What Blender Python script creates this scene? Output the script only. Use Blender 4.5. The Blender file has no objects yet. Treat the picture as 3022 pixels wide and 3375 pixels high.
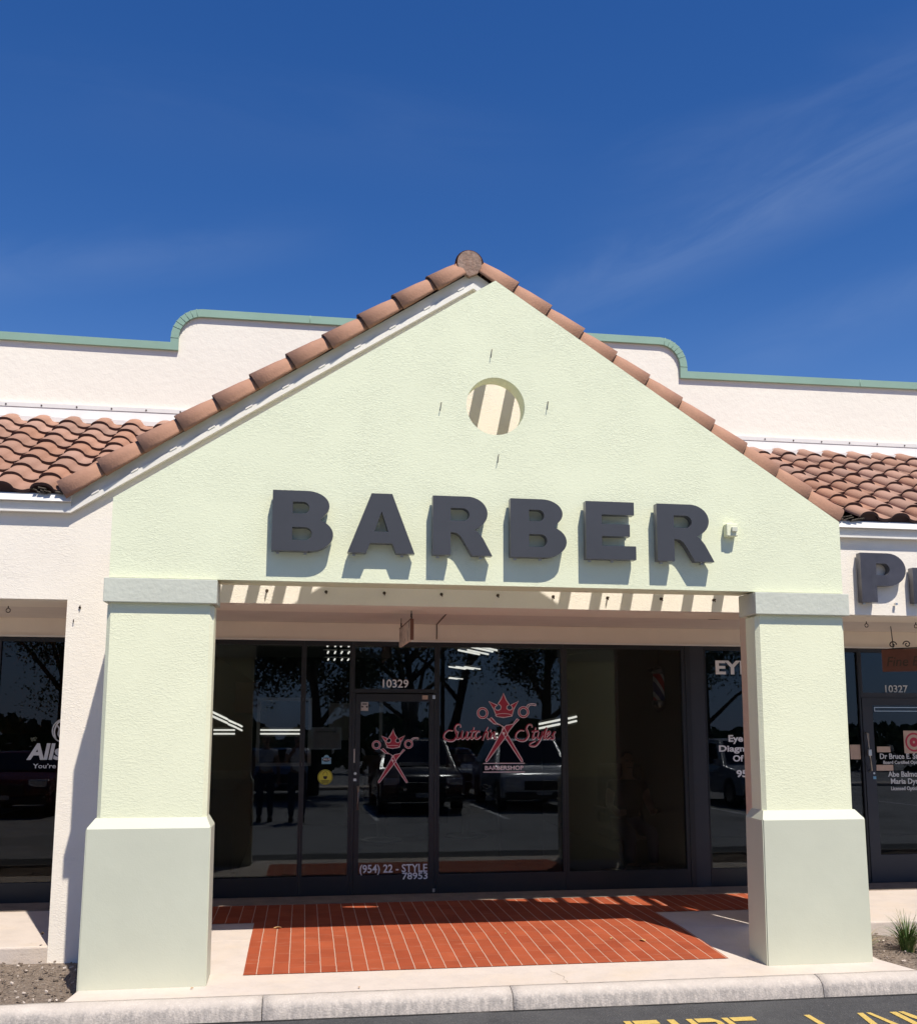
import bpy, bmesh, math, random
from mathutils import Vector, Matrix, noise
R = math.radians
random.seed(7)
SC = 1.1                      # everything is measured in building units of 1.1 m and scaled once at the very end

# ------------------------------------------------------------------ camera, sky, sun, exposure
scene = bpy.context.scene
COL = scene.collection
CAM = dict(X=-1.272, Y=-6.662, Z=1.65, yaw=0.151, pitch=0.138, roll=0.003, f=1994.375, pcy=1142.556)
def make_camera():
    cd = bpy.data.cameras.new('camera'); co = bpy.data.objects.new('camera', cd); COL.objects.link(co)
    c = CAM
    cy, sy = math.cos(c['yaw']), math.sin(c['yaw']); cp, sp = math.cos(c['pitch']), math.sin(c['pitch'])
    fw = Vector((sy*cp, cy*cp, sp)); rt = Vector((cy, -sy, 0)); up = rt.cross(fw)
    cr, sr = math.cos(c['roll']), math.sin(c['roll'])
    rt, up = rt*cr + up*sr, up*cr - rt*sr
    m = Matrix((( rt.x, up.x, -fw.x, c['X']*SC), (rt.y, up.y, -fw.y, c['Y']*SC), (rt.z, up.z, -fw.z, c['Z']*SC), (0, 0, 0, 1)))
    co.matrix_world = m
    cd.sensor_fit = 'VERTICAL'; cd.sensor_height = 36.0
    cd.lens = c['f']/2032.6*36.0
    cd.shift_y = (c['pcy'] - 1016.3)/2032.6
    cd.clip_start = 0.05; cd.clip_end = 2000
    scene.camera = co
make_camera()
SUN = Vector((0.365, -1.0, 1.8)).normalized()
EL = math.asin(SUN.z); AZ = math.atan2(SUN.x, SUN.y)
W = bpy.data.worlds.new('World'); scene.world = W; W.use_nodes = True
nt = W.node_tree; nt.nodes.clear()
sky = nt.nodes.new('ShaderNodeTexSky'); sky.sky_type = 'NISHITA'; sky.sun_disc = False
sky.sun_elevation = EL; sky.sun_rotation = AZ; sky.altitude = 0; sky.air_density = 1.0; sky.dust_density = 0.15; sky.ozone_density = 3.0
tc = nt.nodes.new('ShaderNodeTexCoord')
def nd(kind, **kw):
    n = nt.nodes.new(kind)
    for k, v in kw.items():
        if k.startswith('i') and k[1:].isdigit():
            k = int(k[1:])
            if hasattr(v, 'is_output') or isinstance(v, bpy.types.NodeSocket): nt.links.new(v, n.inputs[k])
            else: n.inputs[k].default_value = v
        else: setattr(n, k, v)
    return n
D_ = tc.outputs['Generated']
def mth(op, a, b=None, c=None):
    kw = {'i0': a}
    if b is not None: kw['i1'] = b
    if c is not None: kw['i2'] = c
    return nd('ShaderNodeMath', operation=op, **kw).outputs[0]
def dot(v): return nd('ShaderNodeVectorMath', operation='DOT_PRODUCT', i0=D_, i1=v).outputs['Value']
def wisp(A, B, width, amp, seed, curve=0.0):
    """cirrus streak along the great circle from A to B"""
    A, B = Vector(A).normalized(), Vector(B).normalized(); n = A.cross(B).normalized(); m_ = (A+B).normalized(); t = n.cross(m_)
    half = math.asin(min(1, (A-m_).length))
    ac, al = dot(n), dot(t)
    cv = nd('ShaderNodeCombineXYZ', i0=mth('MULTIPLY', al, 5.0), i1=mth('MULTIPLY', ac, 20.0), i2=seed).outputs[0]
    nz = nd('ShaderNodeTexNoise', i0=cv); nz.inputs['Scale'].default_value = 1.0; nz.inputs['Detail'].default_value = 6; nz.inputs['Roughness'].default_value = .58; nz.inputs['Distortion'].default_value = .8
    warp = mth('MULTIPLY_ADD', mth('MULTIPLY', al, al), curve, mth('MULTIPLY_ADD', nz.outputs[0], width*.9, ac))
    d = mth('ABSOLUTE', mth('SUBTRACT', warp, width*.45))
    edge = nd('ShaderNodeMapRange', interpolation_type='SMOOTHSTEP', i0=d, i1=0.0, i2=width, i3=1.0, i4=0.0).outputs[0]
    ends = nd('ShaderNodeMapRange', interpolation_type='SMOOTHSTEP', i0=mth('ABSOLUTE', al), i1=half*.35, i2=half*1.15, i3=1.0, i4=0.0).outputs[0]
    tex = nd('ShaderNodeMapRange', i0=nz.outputs[0], i1=.30, i2=.72, i3=.15, i4=1.0).outputs[0]
    front = mth('GREATER_THAN', dot(m_), 0)
    return mth('MULTIPLY', mth('MULTIPLY', mth('MULTIPLY', edge, ends), mth('MULTIPLY', tex, front)), amp)
ws = [wisp((0.16, .9171, .365), (0.60, .62, .49), .050, .20, 1.0, .10),
      wisp((0.24, .86, .45), (0.62, .58, .53), .075, .08, 5.0, -.05),
      wisp((0.36, .87, .32), (0.60, .70, .39), .045, .09, 9.0),
      wisp((-0.40, .86, .345), (0.02, .895, .445), .040, .11, 13.0),
      wisp((-0.30, .80, .50), (0.25, .83, .50), .060, .03, 17.0)]
tot = ws[0]
for w_ in ws[1:]: tot = mth('ADD', tot, w_)
sep = nd('ShaderNodeSeparateXYZ', i0=D_)
hz = nd('ShaderNodeMapRange', interpolation_type='SMOOTHSTEP', i0=sep.outputs['Z'], i1=-.02, i2=.42, i3=.80, i4=.0).outputs[0]
hs = nt.nodes.new('ShaderNodeHueSaturation'); hs.inputs['Hue'].default_value = .5135; hs.inputs['Saturation'].default_value = 1.33; hs.inputs['Value'].default_value = .95
nt.links.new(sky.outputs[0], hs.inputs['Color'])
mh = nt.nodes.new('ShaderNodeMix'); mh.data_type = 'RGBA'; mh.inputs[7].default_value = (1.45, 2.5, 5.2, 1)
nt.links.new(hz, mh.inputs[0]); nt.links.new(hs.outputs[0], mh.inputs[6])
mx = nt.nodes.new('ShaderNodeMix'); mx.data_type = 'RGBA'; mx.inputs[7].default_value = (3.3, 4.2, 6.0, 1)
nt.links.new(mh.outputs[2], mx.inputs[6]); nt.links.new(tot, mx.inputs[0])
bg = nt.nodes.new('ShaderNodeBackground'); bg.inputs[1].default_value = 0.085
out = nt.nodes.new('ShaderNodeOutputWorld'); nt.links.new(mx.outputs[2], bg.inputs[0]); nt.links.new(bg.outputs[0], out.inputs[0])
sl = bpy.data.lights.new('sun', 'SUN'); sl.energy = 3.75; sl.angle = R(0.5); sl.color = (1.0, .945, .855)
so = bpy.data.objects.new('sun', sl); COL.objects.link(so); so.rotation_euler = SUN.to_track_quat('Z', 'Y').to_euler()
so.location = (0, 0, 30)
scene.view_settings.view_transform = 'Standard'; scene.view_settings.look = 'None'
scene.view_settings.gamma = 1.0; scene.view_settings.exposure = 0.55
scene.render.engine = 'CYCLES'

# ------------------------------------------------------------------ materials
def M_(name, col, rough=.8, metal=0., bump=None, var=.06, vscale=3.0, spec=.5, stain=None, emit=None):
    """bump = list of (kind, scale, distance)"""
    m = bpy.data.materials.new(name); m.use_nodes = True; t = m.node_tree; p = t.nodes['Principled BSDF']
    p.inputs['Roughness'].default_value = rough; p.inputs['Metallic'].default_value = metal
    p.inputs['Specular IOR Level'].default_value = spec
    c = t.nodes.new('ShaderNodeTexCoord'); L = t.links
    cur = None
    rgb = t.nodes.new('ShaderNodeRGB'); rgb.outputs[0].default_value = (*col, 1); cur = rgb.outputs[0]
    if var:
        n = t.nodes.new('ShaderNodeTexNoise'); n.inputs['Scale'].default_value = vscale; n.inputs['Detail'].default_value = 8; n.inputs['Roughness'].default_value = .65
        L.new(c.outputs['Object'], n.inputs[0])
        mr = t.nodes.new('ShaderNodeMapRange'); mr.inputs[1].default_value = .3; mr.inputs[2].default_value = .7; mr.inputs[3].default_value = 1 - var; mr.inputs[4].default_value = 1 + var*.6
        L.new(n.outputs[0], mr.inputs[0])
        mm = t.nodes.new('ShaderNodeVectorMath'); mm.operation = 'SCALE'; L.new(cur, mm.inputs[0]); L.new(mr.outputs[0], mm.inputs['Scale']); cur = mm.outputs[0]
    for st in (stain or []):
        scl, lo, hi, colr, amt = st[:5]
        mp = t.nodes.new('ShaderNodeMapping'); mp.inputs['Scale'].default_value = scl; L.new(c.outputs['Object'], mp.inputs[0])
        n = t.nodes.new('ShaderNodeTexNoise'); n.inputs['Scale'].default_value = 1; n.inputs['Detail'].default_value = 9; n.inputs['Roughness'].default_value = .7; L.new(mp.outputs[0], n.inputs[0])
        mr = t.nodes.new('ShaderNodeMapRange'); mr.inputs[1].default_value = lo; mr.inputs[2].default_value = hi; mr.inputs[4].default_value = amt; L.new(n.outputs[0], mr.inputs[0])
        if len(st) > 5:      # splashed dirt that keeps to a band of height (z0 none .. z1 full)
            sz = t.nodes.new('ShaderNodeSeparateXYZ'); L.new(c.outputs['Object'], sz.inputs[0]); zr = t.nodes.new('ShaderNodeMapRange'); zr.inputs[1].default_value = st[5][0]*SC; zr.inputs[2].default_value = st[5][1]*SC; L.new(sz.outputs['Z'], zr.inputs[0])
            mz = t.nodes.new('ShaderNodeMath'); mz.operation = 'MULTIPLY'; L.new(zr.outputs[0], mz.inputs[0]); L.new(mr.outputs[0], mz.inputs[1]); mr = mz
        mi = t.nodes.new('ShaderNodeMix'); mi.data_type = 'RGBA'; L.new(mr.outputs[0], mi.inputs[0]); L.new(cur, mi.inputs[6]); mi.inputs[7].default_value = (*colr, 1); cur = mi.outputs[2]
    L.new(cur, p.inputs['Base Color'])
    nrm = None
    for kind, s, dist in (bump or []):
        if kind == 'stucco':      # trowelled texture: short raised dashes, unevenly spread
            mp = t.nodes.new('ShaderNodeMapping'); mp.inputs['Scale'].default_value = (s*.55, s, s*1.25); mp.inputs['Rotation'].default_value = (0, .35, 0); L.new(c.outputs['Object'], mp.inputs[0])
            n = t.nodes.new('ShaderNodeTexNoise'); n.inputs['Scale'].default_value = 1; n.inputs['Detail'].default_value = 3; n.inputs['Roughness'].default_value = .6; n.inputs['Distortion'].default_value = 1.2; L.new(mp.outputs[0], n.inputs[0])
            r1 = t.nodes.new('ShaderNodeMapRange'); r1.inputs[1].default_value = .47; r1.inputs[2].default_value = .60; r1.interpolation_type = 'SMOOTHSTEP'; L.new(n.outputs[0], r1.inputs[0])
            n2 = t.nodes.new('ShaderNodeTexNoise'); n2.inputs['Scale'].default_value = 2.6; n2.inputs['Detail'].default_value = 3; L.new(c.outputs['Object'], n2.inputs[0])
            r2 = t.nodes.new('ShaderNodeMapRange'); r2.inputs[1].default_value = .35; r2.inputs[2].default_value = .68; r2.inputs[3].default_value = .35; L.new(n2.outputs[0], r2.inputs[0])
            mu = t.nodes.new('ShaderNodeMath'); mu.operation = 'MULTIPLY'; L.new(r1.outputs[0], mu.inputs[0]); L.new(r2.outputs[0], mu.inputs[1]); h = mu.outputs[0]
        elif kind == 'voronoi':
            n = t.nodes.new('ShaderNodeTexVoronoi'); n.inputs['Scale'].default_value = s; L.new(c.outputs['Object'], n.inputs[0]); h = n.outputs[0]
        else:
            n = t.nodes.new('ShaderNodeTexNoise'); n.inputs['Scale'].default_value = s; n.inputs['Detail'].default_value = 6; L.new(c.outputs['Object'], n.inputs[0]); h = n.outputs[0]
        b_ = t.nodes.new('ShaderNodeBump'); b_.inputs['Strength'].default_value = 1; b_.inputs['Distance'].default_value = dist; L.new(h, b_.inputs['Height'])
        if nrm: L.new(nrm, b_.inputs['Normal'])
        nrm = b_.outputs[0]
    if nrm: L.new(nrm, p.inputs['Normal'])
    if emit:
        p.inputs['Emission Color'].default_value = (*emit[0], 1); p.inputs['Emission Strength'].default_value = emit[1]
    return m
GREEN = M_('pale green stucco', (.79, .81, .575), .85, bump=[('stucco', 70, .0011), ('noise', 160, .0006)], var=.035, vscale=1.6, stain=[((1.2, 1.2, .5), .60, .85, (.72, .75, .53), .35)])
GREENP = M_('pale green pillar stucco', (.82, .82, .58), .85, bump=[('stucco', 60, .0010), ('noise', 160, .0006)], var=.03, vscale=1.6)
SAGE = M_('smooth sage paint', (.585, .59, .46), .55, bump=[('noise', 3, .004), ('noise', 90, .0006)], var=.05, vscale=1.3, stain=[((3, 3, 1.2), .60, .9, (.50, .50, .42), .3)])
SAGE2 = M_('weathered sage trim', (.575, .585, .485), .7, bump=[('noise', 25, .004)], var=.07, vscale=2.5, stain=[((4, 4, 12), .58, .8, (.66, .66, .60), .4)])
WHITE = M_('warm white stucco', (.90, .82, .70), .88, bump=[('stucco', 66, .0011), ('noise', 160, .0006)], var=.035, vscale=1.4, stain=[((.9, .9, .5), .60, .9, (.70, .62, .55), .3)])
WHITE2 = M_('smooth white parapet stucco', (.88, .82, .70), .88, bump=[('noise', 14, .004), ('noise', 60, .002)], var=.03, vscale=1.2, stain=[((4, 4, 4), .66, .82, (.66, .57, .50), .35), ((1.5, 1.5, .3), .60, .9, (.74, .66, .60), .3)])
SOFFIT = M_('tan soffit paint', (.78, .70, .62), .8, bump=[('noise', 40, .002)], var=.06)
BAND = M_('warm tan wall band', (.86, .76, .62), .8, bump=[('noise', 50, .001)], var=.04)
TRIM = M_('cream painted wood trim', (.80, .76, .68), .6, bump=[('noise', 12, .003)], var=.07, vscale=4, stain=[((6, 6, 3), .6, .85, (.58, .54, .46), .35)])
METALW = M_('white metal flashing', (.76, .73, .685), .7, .0, bump=[('noise', 5, .006)], var=.05, vscale=2)
COPING = M_('sage green metal coping', (.28, .42, .315), .45, .1, bump=[('noise', 2.2, .006)], var=.08, vscale=1.2, stain=[((2, 2, 5), .58, .85, (.42, .55, .46), .5)])
CHAR = M_('charcoal sign face', (.053, .0545, .060), .42, var=.10, vscale=1.5, bump=[('noise', 2.5, .004)], stain=[((3, 3, 1), .62, .85, (.09, .088, .10), .4)])
CHARW = M_('weathered charcoal sign face', (.055, .053, .064), .4, var=.3, vscale=4, stain=[((5, 5, 3), .56, .78, (.10, .10, .11), .5)])
SIDE = M_('grey sign return metal', (.13, .128, .14), .35, .4, var=.1)
ALU = M_('dark bronze aluminium', (.011, .0115, .0145), .45, .0, var=.15, vscale=3)
ALU2 = M_('grey bronze aluminium', (.026, .028, .036), .5, .0, var=.1)
STEEL = M_('brushed steel', (.62, .60, .57), .3, .9, var=.1)
IRON = M_('black wrought iron', (.03, .024, .022), .5, .5, var=.2)
RUST = M_('rusty bolt', (.10, .07, .05), .7, .5, var=.3, vscale=30)
CONC = M_('sunbleached concrete', (.60, .515, .445), .9, bump=[('noise', 60, .003), ('noise', 6, .004)], var=.10, vscale=5, stain=[((14, 14, 14), .63, .72, (.30, .25, .21), .6), ((1.6, 1.6, 1.6), .48, .72, (.62, .50, .37), .6), ((5, 5, 5), .56, .72, (.48, .41, .35), .5), ((45, 45, 45), .67, .73, (.20, .17, .15), .7)])
KERBM = M_('weathered kerb concrete', (.53, .465, .405), .95, bump=[('noise', 80, .005), ('noise', 9, .004)], var=.12, vscale=9, stain=[((30, 30, 9), .38, .58, (.27, .245, .225), .80, (-.012, -.045)), ((70, 70, 70), .55, .66, (.70, .63, .56), .5), ((3, 3, 3), .5, .7, (.47, .41, .36), .6)])
ASPH = M_('asphalt', (.052, .051, .053), .85, bump=[('voronoi', 110, .006), ('noise', 40, .004)], var=.22, vscale=22, stain=[((95, 95, 95), .60, .66, (.34, .32, .31), .65), ((.8, .8, .8), .45, .75, (.11, .108, .105), .7)])
MULCH = M_('dry mulch and sand', (.27, .205, .155), .98, bump=[('noise', 30, .03), ('noise', 120, .008)], var=.35, vscale=26, stain=[((40, 40, 40), .56, .62, (.48, .42, .36), .7), ((30, 30, 30), .60, .66, (.05, .035, .028), .8)])
SILL = M_('stained concrete sill', (.24, .19, .145), .9, bump=[('noise', 60, .003)], var=.25, vscale=7)
YEL = M_('worn yellow road paint', (.62, .43, .11), .7, bump=[('voronoi', 110, .004)], var=.15, vscale=30, stain=[((60, 60, 60), .60, .68, (.12, .11, .09), .75)])
LET = M_('white vinyl lettering', (.80, .80, .80), .6, var=.03)
LETG = M_('grey vinyl lettering', (.58, .58, .57), .6, var=.03)
RED = M_('crimson vinyl', (.42, .02, .045), .5, var=.06)
PINK = M_('pale pink vinyl outline', (.86, .66, .67), .5, var=.04)
PAPER = M_('sunfaded paper notice', (.52, .38, .29), .85, var=.12, vscale=14)
PAPERW = M_('white paper notice', (.55, .53, .50), .8, var=.12, vscale=30)
YELV = M_('yellow vinyl sticker', (.60, .55, .04), .5, var=.05)
BLUEV = M_('pale blue vinyl sticker', (.20, .42, .55), .5, var=.05)
BLACK = M_('matt black', (.012, .012, .013), .6, var=.1)
BROWNS = M_('brown painted wood sign', (.16, .060, .036), .65, var=.2, vscale=8, bump=[('noise', 20, .003)])
BEIGES = M_('faded beige sign board', (.80, .66, .56), .7, var=.25, vscale=10, stain=[((9, 9, 9), .52, .62, (.10, .06, .05), .7)])
LEAF = M_('dark green leaf', (.045, .085, .025), .55, var=.35, vscale=2.2)
LEAF2 = M_('olive leaf', (.065, .095, .03), .55, var=.35, vscale=2.2)
BARK = M_('grey brown bark', (.10, .08, .06), .95, bump=[('noise', 20, .03)], var=.3, vscale=6)
GRASSM = M_('green blade', (.085, .15, .035), .5, var=.35, vscale=9)
DRYM = M_('dry straw blade', (.34, .27, .13), .7, var=.3, vscale=9)
DLEAF = M_('dry fallen leaf', (.50, .30, .12), .7, var=.2, vscale=30)
TUBE = M_('lit fluorescent tube', (.9, .9, .9), .5, var=0, emit=((1.0, .97, .88), 1.35))
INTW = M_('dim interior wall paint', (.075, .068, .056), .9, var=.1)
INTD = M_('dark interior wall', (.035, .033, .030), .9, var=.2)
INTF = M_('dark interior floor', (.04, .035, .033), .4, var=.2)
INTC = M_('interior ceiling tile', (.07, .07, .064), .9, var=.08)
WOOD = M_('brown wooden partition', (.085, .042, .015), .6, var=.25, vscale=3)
SKIN = M_('skin', (.28, .15, .10), .5, var=.05); SHIRTW = M_('white cotton', (.8, .8, .78), .9, var=.06); SHIRTG = M_('grey cotton', (.45, .46, .48), .9, var=.08)
JEANS = M_('dark denim', (.03, .045, .09), .9, var=.15); HAIRM = M_('dark hair', (.012, .009, .007), .6, var=.2); CAPEM = M_('black barber cape', (.012, .012, .014), .6, var=.2)
SHOE = M_('dark shoe leather', (.02, .018, .016), .5, var=.1)
CARG = M_('car window glass', (.01, .012, .014), .06, var=0, spec=.9); TYRE = M_('tyre rubber', (.018, .018, .018), .8, var=.1); CHROME = M_('bright alloy', (.5, .5, .5), .25, .9, var=.05)
HLAMP = M_('headlamp lens', (.7, .7, .72), .08, .3, var=0); PLASTIC = M_('black car plastic', (.02, .02, .02), .5, var=.1)
def carpaint(n, c): return M_(n, c, .18, .1, var=.02, spec=.8)

def tile_material(name, base):
    m = M_(name, base, .82, bump=[('noise', 60, .003)], var=.10, vscale=7, stain=[((5, 5, 5), .56, .8, (.50, .27, .17), .45), ((9, 9, 9), .60, .85, (.22, .10, .075), .45)])
    t = m.node_tree; p = t.nodes['Principled BSDF']; src = p.inputs['Base Color'].links[0].from_socket
    g = t.nodes.new('ShaderNodeNewGeometry'); hsn = t.nodes.new('ShaderNodeHueSaturation')
    mr = t.nodes.new('ShaderNodeMapRange'); mr.inputs[3].default_value = .86; mr.inputs[4].default_value = 1.12; t.links.new(g.outputs['Random Per Island'], mr.inputs[0])
    t.links.new(mr.outputs[0], hsn.inputs['Value'])
    mu = t.nodes.new('ShaderNodeMath'); mu.operation = 'MULTIPLY'; mu.inputs[1].default_value = 7.31; t.links.new(g.outputs['Random Per Island'], mu.inputs[0])
    fr = t.nodes.new('ShaderNodeMath'); fr.operation = 'FRACT'; t.links.new(mu.outputs[0], fr.inputs[0])
    mr2 = t.nodes.new('ShaderNodeMapRange'); mr2.inputs[3].default_value = .88; mr2.inputs[4].default_value = 1.06; t.links.new(fr.outputs[0], mr2.inputs[0]); t.links.new(mr2.outputs[0], hsn.inputs['Saturation'])
    t.links.new(src, hsn.inputs['Color']); t.links.new(hsn.outputs[0], p.inputs['Base Color'])
    return m
TILE = tile_material('terracotta roof tile', (.385, .205, .135)); TILEL = tile_material('brown terracotta ridge tile', (.385, .200, .125))
CLOSURE_SHADE = M_('dark tile closure and edge shadow', (.07, .035, .028), .9, var=.2)  # closures and deck, also the shadow lines painted on tile edges

def brick_material():
    """red quarry pavers in continuous columns running away from the road, staggered cross joints"""
    m = bpy.data.materials.new('red quarry pavers'); m.use_nodes = True; t = m.node_tree; p = t.nodes['Principled BSDF']; L = t.links
    c = t.nodes.new('ShaderNodeTexCoord'); s = t.nodes.new('ShaderNodeSeparateXYZ'); L.new(c.outputs['Object'], s.inputs[0])
    def math_(op, a, b=None, c_=None):
        n = t.nodes.new('ShaderNodeMath'); n.operation = op
        for i, x in enumerate((a, b, c_)):
            if x is None: continue
            if isinstance(x, (int, float)): n.inputs[i].default_value = x
            else: L.new(x, n.inputs[i])
        return n.outputs[0]
    wob = t.nodes.new('ShaderNodeTexNoise'); wob.inputs['Scale'].default_value = 9; L.new(c.outputs['Object'], wob.inputs[0])
    xw = math_('MULTIPLY_ADD', wob.outputs[0], .006, s.outputs['X'])
    W_ = .1018*SC; LEN = .205*SC
    u = math_('DIVIDE', xw, W_); cid = math_('FLOOR', u); fu = math_('FRACT', u)
    du = math_('MULTIPLY', math_('MINIMUM', fu, math_('SUBTRACT', 1, fu)), W_)
    off = math_('FRACT', math_('MULTIPLY', math_('SINE', math_('MULTIPLY', cid, 12.9898)), 43.7585))
    v = math_('ADD', math_('DIVIDE', s.outputs['Y'], LEN), math_('ADD', math_('MULTIPLY', cid, .5), math_('MULTIPLY', off, .18)))
    rid = math_('FLOOR', v); fv = math_('FRACT', v); dv = math_('MULTIPLY', math_('MINIMUM', fv, math_('SUBTRACT', 1, fv)), LEN)
    def mask(d, w): 
        r = t.nodes.new('ShaderNodeMapRange'); r.inputs[1].default_value = w*.5; r.inputs[2].default_value = w*1.4; r.inputs[3].default_value = 1; r.inputs[4].default_value = 0; L.new(d, r.inputs[0]); return r.outputs[0]
    gx = mask(du, .0030); gy = mask(dv, .0022)
    wn = t.nodes.new('ShaderNodeTexWhiteNoise'); wn.noise_dimensions = '2D'; cv = t.nodes.new('ShaderNodeCombineXYZ'); L.new(cid, cv.inputs[0]); L.new(rid, cv.inputs[1]); L.new(cv.outputs[0], wn.inputs['Vector'])
    cr = t.nodes.new('ShaderNodeValToRGB'); cr.color_ramp.elements[0].color = (.32, .066, .027, 1); cr.color_ramp.elements[1].color = (.385, .088, .036, 1); L.new(wn.outputs['Value'], cr.inputs[0])
    n = t.nodes.new('ShaderNodeTexNoise'); n.inputs['Scale'].default_value = 5; n.inputs['Detail'].default_value = 8; L.new(c.outputs['Object'], n.inputs[0])
    mr = t.nodes.new('ShaderNodeMapRange'); mr.inputs[1].default_value = .35; mr.inputs[2].default_value = .7; mr.inputs[3].default_value = .88; mr.inputs[4].default_value = 1.06; L.new(n.outputs[0], mr.inputs[0])
    vm = t.nodes.new('ShaderNodeVectorMath'); vm.operation = 'SCALE'; L.new(cr.outputs[0], vm.inputs[0]); L.new(mr.outputs[0], vm.inputs['Scale'])
    # pale scuffs running along the walk
    mp = t.nodes.new('ShaderNodeMapping'); mp.inputs['Scale'].default_value = (5, 40, 5); L.new(c.outputs['Object'], mp.inputs[0])
    n2 = t.nodes.new('ShaderNodeTexNoise'); n2.inputs['Scale'].default_value = 1; n2.inputs['Detail'].default_value = 6; L.new(mp.outputs[0], n2.inputs[0])
    r2 = t.nodes.new('ShaderNodeMapRange'); r2.inputs[1].default_value = .64; r2.inputs[2].default_value = .80; r2.inputs[4].default_value = .4; L.new(n2.outputs[0], r2.inputs[0])
    m0 = t.nodes.new('ShaderNodeMix'); m0.data_type = 'RGBA'; L.new(r2.outputs[0], m0.inputs[0]); L.new(vm.outputs[0], m0.inputs[6]); m0.inputs[7].default_value = (.62, .36, .25, 1)
    m1 = t.nodes.new('ShaderNodeMix'); m1.data_type = 'RGBA'; L.new(math_('MULTIPLY', gy, .26), m1.inputs[0]); L.new(m0.outputs[2], m1.inputs[6]); m1.inputs[7].default_value = (.62, .42, .30, 1)
    m2 = t.nodes.new('ShaderNodeMix'); m2.data_type = 'RGBA'; L.new(math_('MULTIPLY', gx, .85), m2.inputs[0]); L.new(m1.outputs[2], m2.inputs[6]); m2.inputs[7].default_value = (.62, .47, .36, 1)
    L.new(m2.outputs[2], p.inputs['Base Color']); p.inputs['Roughness'].default_value = .7; p.inputs['Specular IOR Level'].default_value = .2
    b_ = t.nodes.new('ShaderNodeBump'); b_.inputs['Distance'].default_value = .002; b_.invert = True; L.new(math_('MAXIMUM', gx, gy), b_.inputs['Height']); L.new(b_.outputs[0], p.inputs['Normal'])
    return m
BRICK = brick_material()

def glass_material(name, tint, refl=.0):
    m = bpy.data.materials.new(name); m.use_nodes = True; t = m.node_tree; t.nodes.clear(); L = t.links
    o = t.nodes.new('ShaderNodeOutputMaterial'); tr = t.nodes.new('ShaderNodeBsdfTransparent'); tr.inputs[0].default_value = (*tint, 1)
    gl = t.nodes.new('ShaderNodeBsdfGlossy'); gl.inputs['Roughness'].default_value = 0.0; gl.inputs[0].default_value = (.86, .93, 1.0, 1)
    c = t.nodes.new('ShaderNodeTexCoord'); n = t.nodes.new('ShaderNodeTexNoise'); n.inputs['Scale'].default_value = 1.3; L.new(c.outputs['Object'], n.inputs[0])
    b_ = t.nodes.new('ShaderNodeBump'); b_.inputs['Distance'].default_value = .00012; L.new(n.outputs[0], b_.inputs['Height']); L.new(b_.outputs[0], gl.inputs['Normal'])
    f = t.nodes.new('ShaderNodeFresnel'); f.inputs[0].default_value = 1.5
    a_ = t.nodes.new('ShaderNodeMath'); a_.operation = 'MULTIPLY_ADD'; a_.inputs[1].default_value = 1.0; a_.inputs[2].default_value = refl; L.new(f.outputs[0], a_.inputs[0])
    mx = t.nodes.new('ShaderNodeMixShader'); L.new(a_.outputs[0], mx.inputs[0]); L.new(tr.outputs[0], mx.inputs[1]); L.new(gl.outputs[0], mx.inputs[2]); L.new(mx.outputs[0], o.inputs[0])
    return m
GLASS = glass_material('tinted shop glass', (.60, .61, .61), -.006)
GLASSB = glass_material('bronze shop glass', (.58, .47, .34), -.006)
BAY = M_('pale weathered asphalt with tree shade', (.29, .285, .28), .9, bump=[('noise', 60, .003)], var=.18, vscale=3, stain=[((.5, .5, .5), .5, .7, (.11, .105, .10), .7)])  # the large dark blotches paint tree shade into the asphalt

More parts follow.
